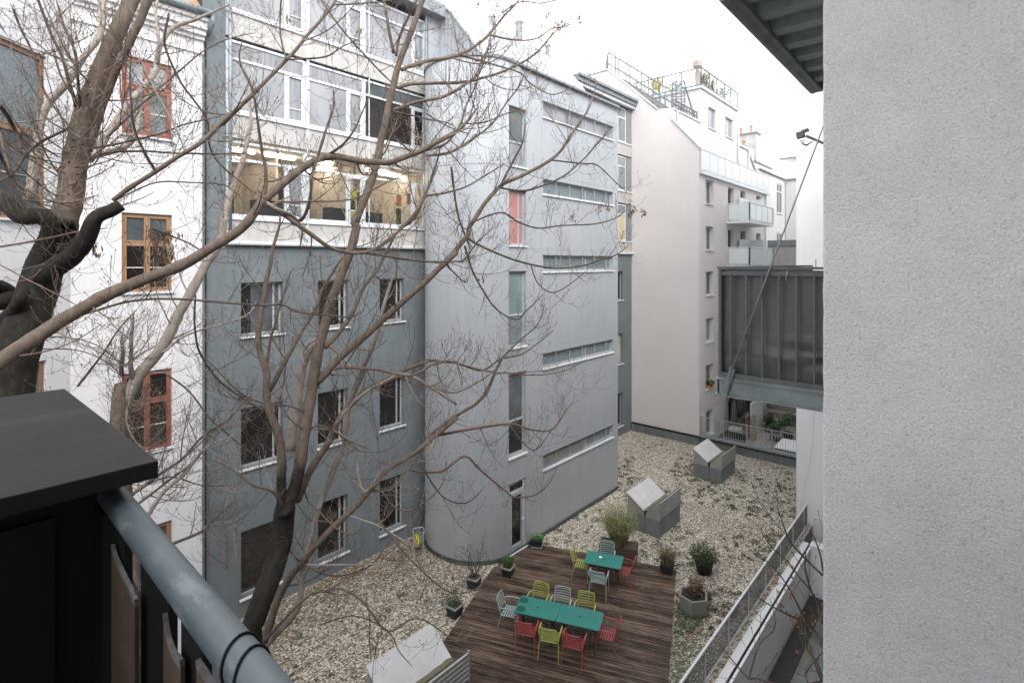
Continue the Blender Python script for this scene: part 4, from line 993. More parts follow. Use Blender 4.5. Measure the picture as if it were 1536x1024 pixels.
for X0, Yc, lab in ((24.4, 9.36, 'farthest grey vent box with sloping lid and louvred side, close to the rear parapet'), (18.1, 9.34, 'grey vent box with pale sloping lid and louvres behind the tall grass planter'), (6.6, 9.25, 'nearest vent box with large pale lid, cut by the bottom edge beside the deck')):
    v_ = make_vent(X0, Yc, lab); v_['group'] = g_
# ================================================================= pots and plants
def leafmesh(mb, c, r, h, n, lw, ll, rs, mats=3, up=.5, shape=1.0):
    for _ in range(n):
        a = rs.uniform(0, 2*pi); u = rs.random()**.6; zz = rs.random()
        rr = r*u*(1-.5*abs(zz-.55)*shape)
        p = Vector((c[0]+cos(a)*rr, c[1]+sin(a)*rr, c[2]+zz*h))
        d = Vector((cos(a)*rs.uniform(.2, 1), sin(a)*rs.uniform(.2, 1), rs.uniform(-.3, .9)*up*2)).normalized(); s_ = d.cross(Vector((rs.uniform(-1, 1), rs.uniform(-1, 1), 1))).normalized()*lw*rs.uniform(.6, 1.2); L = ll*rs.uniform(.6, 1.3)
        mb.add([p, p+d*L*.5+s_, p+d*L, p+d*L*.5-s_], [(0, 1, 2, 3)], rs.randrange(mats))
def blades(mb, c, r, h, n, w, rs, lean=.5, mats=3, droop=.3):
    for _ in range(n):
        a = rs.uniform(0, 2*pi); rr = r*rs.random()**.5; b = Vector((c[0]+cos(a)*rr, c[1]+sin(a)*rr, c[2]))
        l = h*rs.uniform(.6, 1.1); o = Vector((cos(a), sin(a), 0))*lean*rs.random()*h; a2 = rs.uniform(0, 2*pi); s_ = Vector((cos(a2), sin(a2), 0))*w
        p1 = b+Vector((0, 0, l*.6))+o*.35; p2 = b+Vector((0, 0, l*.95))+o*.85; p3 = b+Vector((0, 0, l*(1-droop*rs.random())))+o*1.25
        mi = rs.randrange(mats); mb.add([b-s_, b+s_, p1+s_, p1-s_, p2+s_*.7, p2-s_*.7, p3], [(0, 1, 2, 3), (3, 2, 4, 5), (5, 4, 6)], mi)
G1 = [mat('leaf_dark_green', (.022, .045, .018), (.04, .075, .03), .6, 6), mat('leaf_mid_green', (.05, .10, .03), (.07, .13, .045), .6, 6), mat('leaf_grey_green', (.08, .11, .06), (.12, .15, .09), .7, 6)]
G2 = [mat('leaf_fresh', (.08, .20, .04), (.11, .26, .06), .6, 6), G1[1], mat('leaf_bright', (.14, .28, .07), None, .6)]
G3 = [mat('straw', (.30, .25, .13), (.42, .36, .2), .8, 6), mat('bamboo_olive', (.15, .17, .07), (.22, .24, .10), .7, 6), mat('bamboo_green', (.09, .13, .05), (.14, .18, .07), .7, 6)]
def pot_sq(t, x, y, r, h, rim=True, z=.0, mt='pot_black', rot=0):
    q = lambda s, zz: [(x+s*cos(rot+pi/4+k*pi/2)*1.414, y+s*sin(rot+pi/4+k*pi/2)*1.414, zz) for k in range(4)]
    m = MB().hexa(q(r*.78, z)+q(r, z+h)); m.build('pot', M[mt], t, bevel=.008)
    if rim:
        m = MB(); A = q(r*1.06, z+h-.03)+q(r*1.06, z+h+.012); B = q(r*.86, z+h-.03)+q(r*.86, z+h+.012)
        for k in range(4):
            k2 = (k+1) % 4; m.hexa([A[k], A[k2], B[k2], B[k], A[k+4], A[k2+4], B[k2+4], B[k+4]])
        m.build('rim', M['pot_rim'] if rim == 1 else M['pot_black'], t)
    m = MB().add([(p[0], p[1], z+h+.003) for p in q(r*.85, 0)], [(0, 1, 2, 3)]); m.build('soil', M['soil'], t)
def potted(name, label, cat, px, py, **k):
    g = ray(px, py); tt = (HC-k.get('z', .06))/-g.z; x, y = g.x*tt, g.y*tt
    return thing(name, label, cat, (x, y, k.get('z', .06))), x, y
rs = random.Random(21)
t, x, y = potted('potted_plant', 'low bright green plant in a black square pot beside the glazed door', 'potted plant', 806, 818)
pot_sq(t, x, y, .20, .26, 2, .06, rot=.5); m = MB(); leafmesh(m, (x, y, .32), .2, .08, 420, .016, .07, rs, up=.3); m.build('foliage', G2, t)
MB().prism([(x+.26*cos(.5+pi/4+k*pi/2), y+.26*sin(.5+pi/4+k*pi/2)) for k in range(4)], .061, .085).build('saucer', M['pot_rim'], t)
t, x, y = potted('potted_plant', 'grassy green plant in a grey rimmed black pot on the deck\'s left below the door', 'potted plant', 762, 862)
pot_sq(t, x, y, .17, .28, 1, .06, rot=.2); m = MB(); blades(m, (x, y, .34), .13, .28, 260, .008, rs, .5); m.build('foliage', G1[1:]+[G2[0]], t)
t, x, y = potted('potted_plant', 'small leafy bush in a grey rimmed black pot where the deck meets the rounded nose', 'potted plant', 711, 879, z=.02)
pot_sq(t, x, y, .19, .3, 1, .02, rot=.3); m = MB()
for k in range(11): a = rs.uniform(0, 2*pi); m.tube([(x, y, .3), (x+.2*cos(a), y+.2*sin(a), .65), (x+.5*rs.random()*cos(a), y+.5*rs.random()*sin(a), 1.1)], [.008, .006, .003], 4)
m.build('stem', M['soil'], t); m = MB(); leafmesh(m, (x-.05, y+.1, .45), .55, .75, 700, .012, .05, rs); m.build('foliage', G1, t)
t, x, y = potted('potted_plant', 'sprawling dark plant in a square black pot on the gravel left of the deck', 'potted plant', 682, 922, z=.02)
pot_sq(t, x, y, .19, .3, 1, .02, rot=.1); m = MB(); leafmesh(m, (x, y+.02, .3), .24, .28, 360, .011, .06, rs); leafmesh(m, (x+.1, y+.35, .2), .4, .5, 420, .010, .045, rs); m.build('foliage', G1, t)
t, x, y = potted('grass_planter', 'tall bleached bamboo grass in a weathered wooden trough behind the rear table', 'planter', 928, 832, z=.0)
m = MB(); m.box(-.62, .62, -.28, .28, 0, .40); o = m.build('trough', mat('old_trough_wood', (.05, .036, .028), (.11, .085, .07), .85, 6, stretch=(1, 8, 8)), t); o.matrix_parent_inverse = Matrix(); o.rotation_euler.z = 0
t.rotation_euler.z = ang+pi/2
m = MB(); blades(m, (0, 0, .35), .28, 1.1, 520, .007, rs, .45, droop=.2); o = m.build('cane', G3[:2], t); o.matrix_parent_inverse = Matrix()
m = MB()
for k in range(3400):
    a = rs.uniform(0, 2*pi); rr = .62*rs.random()**.55; zz = 1.15+.55*math.sqrt(max(0, 1-(rr/.68)**2))*rs.uniform(-.75, 1)
    p = Vector((cos(a)*rr*1.05, sin(a)*rr*.85, zz)); d = Vector((cos(a)*.6+rs.uniform(-.5, .5), sin(a)*.6+rs.uniform(-.5, .5), rs.uniform(-.7, .5))).normalized(); s_ = d.cross(Vector((0, 0, 1))).normalized()*.006; L = rs.uniform(.05, .13)
    m.add([p, p+d*L*.4+s_, p+d*L, p+d*L*.4-s_], [(0, 1, 2, 3)], rs.choice((0, 1, 1, 2)))
o = m.build('foliage', G3, t); o.matrix_parent_inverse = Matrix()
t, x, y = potted('potted_plant', 'dry straw coloured grass in a black pot at the deck\'s rear right corner', 'potted plant', 1001, 859, z=.03)
pot_sq(t, x, y, .20, .3, 2, .03, rot=.3); m = MB(); blades(m, (x, y, .32), .16, .5, 330, .006, rs, .7, droop=.1); leafmesh(m, (x, y, .33), .15, .15, 120, .012, .05, rs); m.build('foliage', [G3[0], mat('dry_brown', (.16, .12, .08), (.24, .19, .13), .8, 5), G1[2]], t)
t, x, y = potted('potted_plant', 'dark green shrub in a round black tub standing alone on the gravel', 'potted plant', 1056, 858, z=.0)
MB().lathe([(.0, 0), (.22, 0), (.30, .40), (.32, .42), (.30, .44), (.27, .40), (.0, .38)], x, y, 22).build('pot', M['pot_black'], t, smooth=True)
m = MB(); leafmesh(m, (x-.04, y, .38), .44, .42, 900, .02, .10, rs); m.build('foliage', G1, t)
t, x, y = potted('hexagonal_planter', 'hexagonal exposed aggregate concrete planter with a withered brown plant at the deck edge', 'planter', 1042, 920, z=.0)
x += .15; y += .1
m = MB(); hx = lambda r, z: [(x+r*cos(k*pi/3+.35), y+r*sin(k*pi/3+.35), z) for k in range(6)]
A0, A1_, B1, B0 = hx(.40, 0), hx(.44, .46), hx(.37, .46), hx(.37, .36)
for k in range(6):
    j = (k+1) % 6; m.quad(A0[k], A0[j], A1_[j], A1_[k]); m.quad(A1_[k], A1_[j], B1[j], B1[k]); m.quad(B1[k], B1[j], B0[j], B0[k])
m.build('planter_body', M['stone_planter'], t); MB().add(hx(.369, .37), [tuple(range(6))]).build('soil', M['soil'], t)
m = MB(); leafmesh(m, (x, y, .38), .3, .08, 260, .012, .05, rs); m.build('ground_cover', G1, t)
m = MB(); leafmesh(m, (x+.12, y-.02, .42), .17, .42, 330, .022, .12, rs, 2, .2); m.build('withered_plant', [mat('withered', (.10, .05, .035), (.18, .10, .07), .9, 7), mat('withered_tan', (.2, .13, .09), (.28, .19, .14), .9, 7)], t)
# weeds and red flowers along the deck edge
t = thing('weed_patch', 'green weeds with two red blossoms between deck edge and hexagonal planter', 'weeds', (12.6, 5.4, 0))
m = MB()
for k in range(1500):
    s = rs.uniform(11.6, 16.3); w = .57-abs(rs.gauss(0, .42)); xx = .9272*s-.3746*w; yy = .3746*s+.9272*w
    if yy < 5.0: continue
    a = rs.uniform(0, 2*pi); l = rs.uniform(.02, .06); z = rs.uniform(.02, .1); m.add([(xx, yy, z), (xx+l*cos(a)+.01, yy+l*sin(a), z+.02), (xx+2*l*cos(a), yy+2*l*sin(a), z), (xx+l*cos(a)-.01, yy+l*sin(a)-.01, z+.01)], [(0, 1, 2, 3)], rs.randrange(3))
m.build('foliage', G1, t)
m = MB()
for px, py in ((1018, 932), (1033, 952)): p = PT(px, py, 9.9*F/(py-HOR)); leafmesh(m, (p.x, p.y, .08), .04, .05, 14, .02, .05, rs, 1)
m.build('blossom', M['red'], t)
# hose reel
t, x, y = potted('hose_reel', 'hose reel with yellow and green hose on a bent tube stand by the corner downpipe', 'hose reel', 627, 826, z=.0)
m = MB(); m.tube([(x-.1, y+.1, 0), (x-.12, y+.12, .75), (x-.09, y+.1, .8), (x+.15, y-.08, .8), (x+.18, y-.1, .75), (x+.16, y-.08, 0)], .014, 8); m.build('stand', M['flash_light'], t)
d = Vector((.85, -.5, 0)).normalized(); e_ = Vector((.5, .85, 0)).normalized()
for off, mt in ((-.09, M['yellow']), (-.03, M['yellow']), (.03, G2[0]), (.08, mat('hose_teal', (.03, .22, .22), None, .5))):
    m = MB(); c = Vector((x+.03, y, .36))+d*off
    for r in (.15, .19): m.tube([c+e_*r*cos(a)+Vector((0, 0, r*sin(a))) for a in [k*pi/10 for k in range(21)]], .024, 6)
    m.build('hose', mt, t, smooth=True)
t.location.z = 0
# ================================================================= patio furniture behind the rear parapet
rs = random.Random(31); ZP = -.2
M['rattan'] = mat('rattan_brown', (.10, .085, .07), (.16, .135, .115), .8, 20); M['cushion'] = mat('cushion_taupe', (.22, .20, .18), (.30, .28, .26), .9, 4)
def sofa(label, x0, x1, y0, y1, back):
    t = thing('garden_sofa', label, 'sofa', ((x0+x1)/2, (y0+y1)/2, ZP), 'rattan sofas on the patio')
    MB().box(x0, x1, y0, y1, ZP, ZP+.3).build('base', M['rattan'], t, bevel=.03)
    alongx = (x1-x0) > (y1-y0); n = 3; m = MB(); b = MB()
    for k in range(n):
        if alongx:
            a0 = x0+(x1-x0)*k/n+.02; a1 = x0+(x1-x0)*(k+1)/n-.02; m.box(a0, a1, y0+.02, y1-.02, ZP+.3, ZP+.44)
            yb = y1 if back > 0 else y0; b.box(a0, a1, min(yb, yb-back*.2), max(yb, yb-back*.2), ZP+.44, ZP+.82)
        else:
            a0 = y0+(y1-y0)*k/n+.02; a1 = y0+(y1-y0)*(k+1)/n-.02; m.box(x0+.02, x1-.02, a0, a1, ZP+.3, ZP+.44)
            xb = x1 if back > 0 else x0; b.box(min(xb, xb-back*.2), max(xb, xb-back*.2), a0, a1, ZP+.44, ZP+.82)
    m.build('seat_cushion', M['cushion'], t, bevel=.04); b.build('back_cushion', M['cushion'], t, bevel=.05)
sofa('long taupe rattan sofa facing us at the back of the patio', 37.6, 38.5, 8.6, 10.7, 1)
sofa('taupe rattan sofa standing along the pink building behind the white partition', 35.9, 37.5, 10.3, 11.1, 1)
t = thing('coffee_table', 'low dark table between the patio sofas', 'table', (36.6, 9.45, ZP)); MB().box(35.9, 37.3, 9.0, 9.9, ZP+.34, ZP+.4).build('table_top', M['rattan'], t)
for a in ((36.0, 9.1), (37.2, 9.1), (36.0, 9.8), (37.2, 9.8)): MB().box(a[0]-.03, a[0]+.03, a[1]-.03, a[1]+.03, ZP, ZP+.34).build('leg', M['rattan'], t)
t = thing('pale_stool', 'pale cylindrical stool in front of the patio sofas', 'stool', (35.3, 9.5, ZP)); MB().lathe([(0, ZP), (.33, ZP), (.36, ZP+.35), (.33, ZP+.62), (0, ZP+.64)], 35.3, 9.5, 18).build('body', M['cushion'], t, smooth=True)
t = thing('partition_screen', 'white partition panel dividing the patio under the glass balcony', 'partition', (33.8, 10.0, ZP)); MB().box(32.75, 34.9, 9.95, 10.02, ZP, 1.75).build('panel', M['white_plaster2'], t)
MB().box(34.90, 34.95, 9.93, 10.04, ZP, 1.78).build('post', M['steel'], t)
t = thing('closed_parasol', 'furled dark grey parasol under the lowest glass balcony', 'parasol', (32.9, 11.0, ZP))
MB().lathe([(.03, ZP), (.03, .1), (.16, .15), (.24, .5), (.2, 1.0), (.12, 1.5), (.04, 1.72), (0, 1.75)], 32.9, 11.0, 12).build('canopy', mat('parasol_grey', (.07, .075, .075), (.11, .115, .115), .8, 5), t, smooth=True)
MB().lathe([(.3, ZP), (.3, ZP+.1), (.0, ZP+.1)], 32.9, 11.0, 16).build('base', M['black'], t)
for k, (px, lab) in enumerate(((0, 'brown folded chair leaning on the white partition'), (.35, 'dark red folded chair leaning beside the brown one'))):
    t = thing('folded_chair', lab, 'chair', (32.4+k*.25, 10.3, ZP), 'folded chairs by the partition'); m = MB()
    for dy in (0, .42): m.bar((32.0+k*.3, 9.6+dy, ZP), (32.5+k*.3, 9.75+dy, ZP+1.3), .05, .05)
    for q in range(6): m.bar((32.08+k*.3+q*.077, 9.63+q*.023, ZP+.2+q*.2), (32.08+k*.3+q*.077, 10.05+q*.023, ZP+.2+q*.2), .07, .02)
    m.build('frame', mat('folded_wood%d' % k, (.18, .08, .05) if k else (.25, .15, .09), None, .6), t)
t = thing('storage_box', 'black garden storage box with a white lid beside the patio railing', 'box', (30.3, 7.0, ZP))
MB().box(29.5, 31.1, 6.1, 7.85, ZP, .50).build('body', M['black'], t, bevel=.02); MB().hexa([(29.45, 6.05, .505), (31.15, 6.05, .505), (31.15, 7.9, .505), (29.45, 7.9, .505), (29.5, 6.1, .58), (31.1, 6.1, .62), (31.1, 7.85, .62), (29.5, 7.85, .58)]).build('lid', M['white_metal'], t, bevel=.02)
t = thing('patio_trough', 'long low black planter running along the pink building towards the patio', 'planter', (30.4, 9.9, ZP))
MB().box(29.6, 31.6, 9.9, 11.0, ZP, .25).build('trough', M['black'], t, bevel=.02); m = MB(); 
for k in range(6): leafmesh(m, (29.85+k*.3, 10.45, .25), .3, .15, 60, .02, .08, rs)
m.build('foliage', G1, t)
t = thing('white_planter', 'white square tub next to the furled parasol', 'planter', (31.9, 10.6, ZP)); MB().box(31.7, 32.2, 10.3, 10.9, ZP, .45).build('tub', M['white_metal'], t, bevel=.02); m = MB(); leafmesh(m, (31.95, 10.6, .4), .35, .4, 160, .02, .1, rs); m.build('foliage', G1, t)
for (x, y, h, r, lab) in ((33.9, 8.3, 1.35, .95, 'large rounded green shrub on the patio beside the white end wall'), (33.0, 8.75, .7, .55, 'lower variegated shrub in front of the large patio shrub'), (34.6, 9.5, .7, .4, 'small dark plant by the white partition'), (39.6, 9.0, 1.3, .9, 'brownish shrub behind the rear patio sofa')):
    t = thing('patio_shrub', lab, 'shrub', (x, y, ZP), 'shrubs on the patio'); MB().lathe([(0, ZP), (.25, ZP), (.3, ZP+.35), (0, ZP+.35)], x, y, 12).build('pot', M['pot_black'], t)
    m = MB()
    for q in range(9):
        a = rs.uniform(0, 2*pi); rr = r*.55*rs.random(); leafmesh(m, (x+rr*cos(a), y+rr*sin(a), ZP+.25+rs.random()*h*.35), r*.5, h*.55, 170, .022, .10, rs)
    m.build('foliage', G1 if 'brown' not in lab else [M['moss'], G3[0], G1[2]], t)
bt = thing('bistro_table', 'small thin bistro table on the patio paving', 'table', (31.5, 8.0, ZP)); m = MB().lathe([(0, .5), (.35, .5), (.35, .53), (0, .53)], 31.7, 8.3, 18); m.build('table_top', M['rattan'], bt)
m = MB()
for a in (0, 2.1, 4.2): m.tube([(31.7+.3*cos(a), 8.3+.3*sin(a), ZP), (31.7+.05*cos(a), 8.3+.05*sin(a), .5)], .015, 5)
m.build('leg', M['steel'], bt)
wb = MB().box(32.9, 38.6, 11.30, 11.36, 1.72, 1.84).build('patio_awning_box', M['flash']); wb['label'] = 'narrow grey awning cassette above the patio door'; wb['category'] = 'awning'
fb = thing('window_flower_box', 'yellow and green flowers on the second lowest window sill of the pink building', 'flower pot', (30.5, 11.5, 2.85))
m = MB(); m.box(30.1, 30.7, 11.42, 11.6, 2.86, 3.0); m.build('box', M['orange'], fb); m = MB(); leafmesh(m, (30.4, 11.5, 3.0), .22, .25, 160, .03, .09, rs); leafmesh(m, (30.6, 11.45, 3.12), .16, .16, 60, .03, .07, rs, 1); m.build('foliage', G1, fb)
m = MB(); leafmesh(m, (30.55, 11.45, 3.15), .18, .16, 70, .03, .08, rs, 1); m.build('blossom', M['yellow'], fb)
# roof terrace plants
for k, (x, y, w, h, kind, lab) in enumerate(((33.4, 16.3, .5, 1.2, 'straw', 'yellow ornamental grass at the back of the roof terrace'), (33.5, 15.0, .5, .6, 'dark', 'dark low plant row beside the yellow grass on the roof terrace'), (34.3, 13.5, .3, 1.1, 'grey', 'thin greyish shrub nearest the terrace corner'), (35.6, 13.5, .4, .9, 'grey', 'spiky grey plant midway along the terrace front'), (37.0, 13.5, .4, .8, 'dark', 'bushy plant in the right half of the terrace front'), (38.9, 13.6, .4, 1.0, 'teal', 'round topped dark green conifer at the right end of the terrace'))):
    t = thing('terrace_plant', lab, 'plant', (x, y, 21.1), 'potted plants on the roof terrace'); MB().box(x-.35, x+.35, y-.2, y+.2, 21.1, 21.5).build('planter_box', M['flash_light'], t)
    m = MB(); pal = {'straw': [M['yellow'], G3[0], G3[1]], 'dark': [G1[0], M['moss'], G1[2]], 'grey': [M['moss'], G1[2], G3[0]], 'teal': G1}[kind]
    (blades(m, (x, y, 21.45), .3, h, 130, .012, rs, .5) if kind in ('straw', 'grey') else leafmesh(m, (x, y, 21.45 if kind == 'dark' else 21.8), w, h*.6, 260, .03, .12, rs)); m.build('foliage', pal, t)
t = thing('wrapped_sculpture', 'pointed beige wrapped object standing on the corner of the roof terrace', 'sculpture', (33.3, 13.4, 21.1))
MB().lathe([(.16, 21.1), (.15, 22.2), (.12, 22.3), (.30, 22.45), (.33, 22.75), (.16, 23.1), (.0, 23.3)], 33.35, 13.4, 7).build('body', mat('wrapped_cloth', (.34, .29, .26), (.42, .37, .34), .9, 4), t)
# ================================================================= trees
CR = {'1': (0, 0, 2.995), '2': (300, 0, 2.995), '3': (640, 0, 2.995), '5': (0, 342, 2.995), '6': (300, 342, 2.995), '7': (640, 342, 2.995),
      'a': (0, 684, 3.013), 'b': (300, 684, 3.013), 'c': (620, 684, 3.012), 'd': (900, 684, 3.011), 'z': (0, 0, 3.4125), 'y': (140, 540, 3.2), 'x': (1180, 740, 3.606)}
def trace(spec, t0, t1, r0, r1):
    """spec: 'crop:x,y x,y ...;crop:x,y ...' of the limb's course, t0..t1 its distance, r0..r1 its half width in photo pixels"""
    P = []
    for seg in spec.split(';'):
        c, pts = seg.split(':'); ox, oy, s = CR[c]
        for p in pts.split(): a, b = p.split(','); P.append((ox+float(a)/s, oy+float(b)/s))
    L = [0]
    for a, b in zip(P[:-1], P[1:]): L.append(L[-1]+math.hypot(a[0]-b[0], a[1]-b[1]))
    out = []; ph = (len(P)*1.7+P[0][0]) % 6
    for p, l in zip(P, L):
        f = l/L[-1]; t = t0+(t1-t0)*f+.12*sin(f*5+ph)-.12*sin(ph); out.append((PT(p[0], p[1], t), (r0+(r1-r0)*f)*t/F))
    return smooth_path(out)
def smooth_path(pr, sub=5):
    res = []; n = len(pr)
    for i in range(n-1):
        p0 = pr[max(i-1, 0)][0]; p1 = pr[i][0]; p2 = pr[i+1][0]; p3 = pr[min(i+2, n-1)][0]
        for k in range(sub):
            u = k/sub
            q = .5*((2*p1)+(p2-p0)*u+(2*p0-5*p1+4*p2-p3)*u*u+(3*p1-p0-3*p2+p3)*u**3)
            res.append((q, pr[i][1]+(pr[i+1][1]-pr[i][1])*u))
    res.append(pr[-1]); return res
UPV = Vector((0, 0, 1))
def rvec(rs):
    while True:
        v = Vector((rs.uniform(-1, 1), rs.uniform(-1, 1), rs.uniform(-1, 1)))
        if .05 < v.length < 1: return v.normalized()
SAFE = lambda p: (p.x > .9 or p.y > 2.9) and p.y < 15.3 and not (p.x > 11.6 and p.y > 11.6) and (p.x > 4.9 or p.y < 15) and not (p.z < .1 and p.x > 5.3)
def shoot(mb, rs, p, d, L, r, lvl, bend=.16, mi=0, knobs=True):
    n = max(4, int(L/.09)); pts = [p]; rad = [r]; q = p.copy(); d = d.normalized()
    side = rvec(rs)*.05
    for i in range(n):
        d = (d+UPV*bend*(.3+1.2*i/n)+side*.5+rvec(rs)*.09).normalized()
        q = q+d*(L/n); pts.append(q.copy()); rad.append(max(r*(1-.62*(i+1)/n), .0022))
    if not SAFE(pts[-1]) or not SAFE(pts[len(pts)//2]): return
    if (pts[-1]-Vector((0, 0, HC))).length < 3.0: return
    mb.tube(pts, rad, 4 if r < .009 else 6, mi, cap=False)
    if knobs and lvl == 0:   # swollen bud tip
        e = pts[-1]; mb.tube([e, e+d*.012, e+d*.03], [.0045, .0065, .001], 4, mi, cap=False)
    if lvl > 0:
        m = int(L*(5.5 if lvl == 1 else 4.2))+1
        for k in range(m):
            f = rs.uniform(.2, .97); i = int(f*n); pp = pts[i]; dd = (pts[min(i+1, n)]-pts[max(i-1, 0)]).normalized()
            o = (rvec(rs)+dd*.55).normalized()
            shoot(mb, rs, pp, (o+UPV*.25), rs.uniform(.10, .42)*(1 if lvl == 1 else 1.9)*(1.1-.4*f), rad[i]*rs.uniform(.40, .58)+.0004, lvl-1, bend*1.4, mi)
def limb(tree, spec, t0, t1, r0, r1, nsh=6, lsh=.9, mi=0, lvl=2, name='branch', seed=0, n=9, frm=.12, nodes=True):
    P = trace(spec, t0, t1, r0*.83, r1*.83); rs = random.Random(hash_(spec)+seed); mb = MB()
    pts = [p for p, r in P]; rad = []
    for i, (p, r) in enumerate(P):
        rad.append(r*(1+.07*noise.noise((p.x*5, p.y*5, p.z*5)))*(1.10 if nodes and i % 7 == 3 else 1))
    pts = [p+Vector((noise.noise((p.x*3, p.y*3, p.z*3+7)), noise.noise((p.x*3, p.y*3+9, p.z*3)), noise.noise((p.x*3+5, p.y*3, p.z*3))))*min(.02, r*.6) for p, r in P]
    m_ = len(rad); rad = [r*(1 if i < .8*m_ else 1-.6*(i-.8*m_)/(.2*m_)) if nodes and r1 < 3.3 else r for i, r in enumerate(rad)]
    mb.tube(pts, rad, n if max(rad) > .02 else 6, mi)
    nsh = int(nsh*1.0)
    if r0 < 4: rad = [r*.78 for r in rad]
    for k in range(nsh):
        f = frm+(1-frm)*(k+rs.random())/max(nsh, 1); i = min(len(pts)-2, int(f*(len(pts)-1))); dd = (pts[i+1]-pts[i]).normalized()
        o = rvec(rs); o = (o-dd*o.dot(dd)*.6+dd*.5)
        L = lsh*rs.choice((.5, .8, 1.1, 1.6))*rs.uniform(.8, 1.2)*(1.15-.4*f)
        shoot(mb, rs, pts[i], o, L, min(rad[i]*.6, .0045+.0068*L), lvl, .13, rs.choice((mi, mi, 3, 4, 2)) if mi != 1 else 3)
    return mb.build(name, BARK, tree, smooth=True)
def hash_(s):
    h = 7
    for c in s: h = (h*31+ord(c)) % 1000003
    return h
def barkmat(name, a, b_, c3, bs=14, rough=.85, lich=None):
    m, nt, b = newmat(name); b.inputs['Roughness'].default_value = rough; b.inputs['Specular IOR Level'].default_value = .3
    v = coords(nt, (1, 1, .45)); c = ramp(nt, noise_n(nt, v, bs, 7, .7), [(.3, a), (.55, b_), (.8, c3)])
    if lich: c = mix(nt, ramp(nt, noise_n(nt, v, 6, 5, .7), [(.56, (0, 0, 0)), (.68, (.7, .7, .7))]), c, lin(lich))
    nt.links.new(c, b.inputs['Base Color']); bump(nt, b, noise_n(nt, coords(nt, (1, 1, .3)), 45, 6, .7), .7, .012); return m
BARK = [barkmat('bark_grey_brown', (.085, .064, .05), (.155, .120, .096), (.24, .195, .16), lich=(.10, .10, .075)),
        barkmat('bark_dark_wet', (.008, .007, .006), (.022, .019, .015), (.06, .052, .042), lich=(.028, .034, .018)),
        barkmat('bark_pale', (.20, .165, .14), (.30, .26, .23), (.41, .37, .335)),
        barkmat('bark_twig_dark', (.05, .038, .032), (.105, .082, .068), (.19, .155, .13)),
        barkmat('bark_twig_red', (.10, .062, .05), (.165, .112, .092), (.26, .195, .165))]
for nm, z0, z1 in (('bark_fork_wet_below', 6.5, 7.6), ('bark_limb_wet_below', 10.25, 11.2)):
    m = barkmat(nm, (.085, .064, .05), (.155, .120, .096), (.24, .195, .16), lich=(.10, .10, .075)); nt = m.node_tree; b = nt.nodes['Principled BSDF']
    src_ = b.inputs['Base Color'].links[0].from_socket; v = coords(nt); sp = nt.nodes.new('ShaderNodeSeparateXYZ'); nt.links.new(v, sp.inputs[0])
    mr = nt.nodes.new('ShaderNodeMapRange'); mr.inputs[1].default_value = z0; mr.inputs[2].default_value = z1; nt.links.new(sp.outputs[2], mr.inputs[0])
    ad = nt.nodes.new('ShaderNodeMath'); ad.operation = 'MULTIPLY_ADD'; ad.inputs[1].default_value = .9; nt.links.new(noise_n(nt, v, 5, 6, .7), ad.inputs[0]); nt.links.new(mr.outputs[0], ad.inputs[2])
    nt.links.new(mix(nt, ramp(nt, ad.outputs[0], [(.45, (0, 0, 0)), (.8, (1, 1, 1))]), lin((.02, .017, .014)), src_), b.inputs['Base Color']); BARK.append(m)
# ---- tree one: big dark trunk at the left, close to our balcony
TA = thing('bare_tree', 'large bare tree at the left with black mossy trunk rising behind the dark cabinet', 'tree', (2.2, 5.6, -4))
T = lambda *a, **k: limb(TA, *a, **k)
base = PT(8, 640, 6.4)
P = [(Vector((2.9, 6.0, -4)), .36), (Vector((2.4, 6.0, 1)), .30), (Vector((1.75, 6.2, 5.4)), .26), (base, .24)]
P2 = trace('5:60,640 115,430 180,250 235,110;1:265,1000', 6.4, 6.6, 30, 21)
mb = MB(); PP = smooth_path(P)+P2[1:]
pts = [p+Vector((noise.noise(p*1.5), noise.noise(p*1.5+UPV*9), 0))*.05 for p, r in PP]
mb.tube(pts, [r*(1+.13*noise.noise(p*4)) for (p, r) in PP], 18, 1); mb.build('trunk', BARK, TA, smooth=True)
T('5:190,210 285,150 370,80;1:425,985 500,945 548,920', 6.55, 6.3, 19, 10, 2, .4, 1, n=12, nodes=False)
T('5:235,130;1:215,985 100,970 0,905 -120,850', 6.6, 6.3, 15, 13, 5, .5, 1, n=12, nodes=False)
T('5:20,420 60,370 95,310 110,290', 6.6, 6.5, 12, 9, 1, .3, 1, n=10)
T('5:0,340 30,290 -40,250', 6.6, 6.5, 16, 12, 1, .3, 1, n=10)
T('1:285,1010 320,860 345,700 385,500 450,330 520,170 590,0 640,-130', 6.6, 7.2, 21, 10.5, 10, .9, 6, n=16)
T('1:400,680 440,560 480,420 560,240 620,110 670,0 720,-120', 6.85, 6.6, 5.5, 7, 5, .8, 0, n=12)
T('5:-130,680 0,600 150,500 350,370 600,250 850,150 1080,0;2:290,895', 5.2, 6.5, 14, 7.5, 9, .8, 0, n=16, seed=3)
T('2:290,895 400,800 560,705 780,730 900,715 1150,590;3:230,480', 6.5, 8.0, 8, 3, 16, .9, 0, n=10)
T('2:295,880 290,760 265,600 240,420 180,280 190,180', 6.5, 6.6, 3.2, 1.3, 9, .6, 3)
T('2:560,705 640,650 700,570 760,430', 7, 7.1, 2.6, 1.2, 6, .4, 3)
T('2:290,900 400,980;6:500,30 600,95 740,110 850,50 960,-60 1010,-140 1075,-300', 6.5, 7.6, 4.5, 1.6, 13, .7, 0)
T('2:292,900 340,935 400,960 445,1000', 6.5, 6.9, 3.5, 2.5, 2, .5, 2)
T('6:740,112 1000,150 1150,150;7:170,140 230,60 300,0', 7.5, 8.2, 2.2, 1, 12, .7, 3)
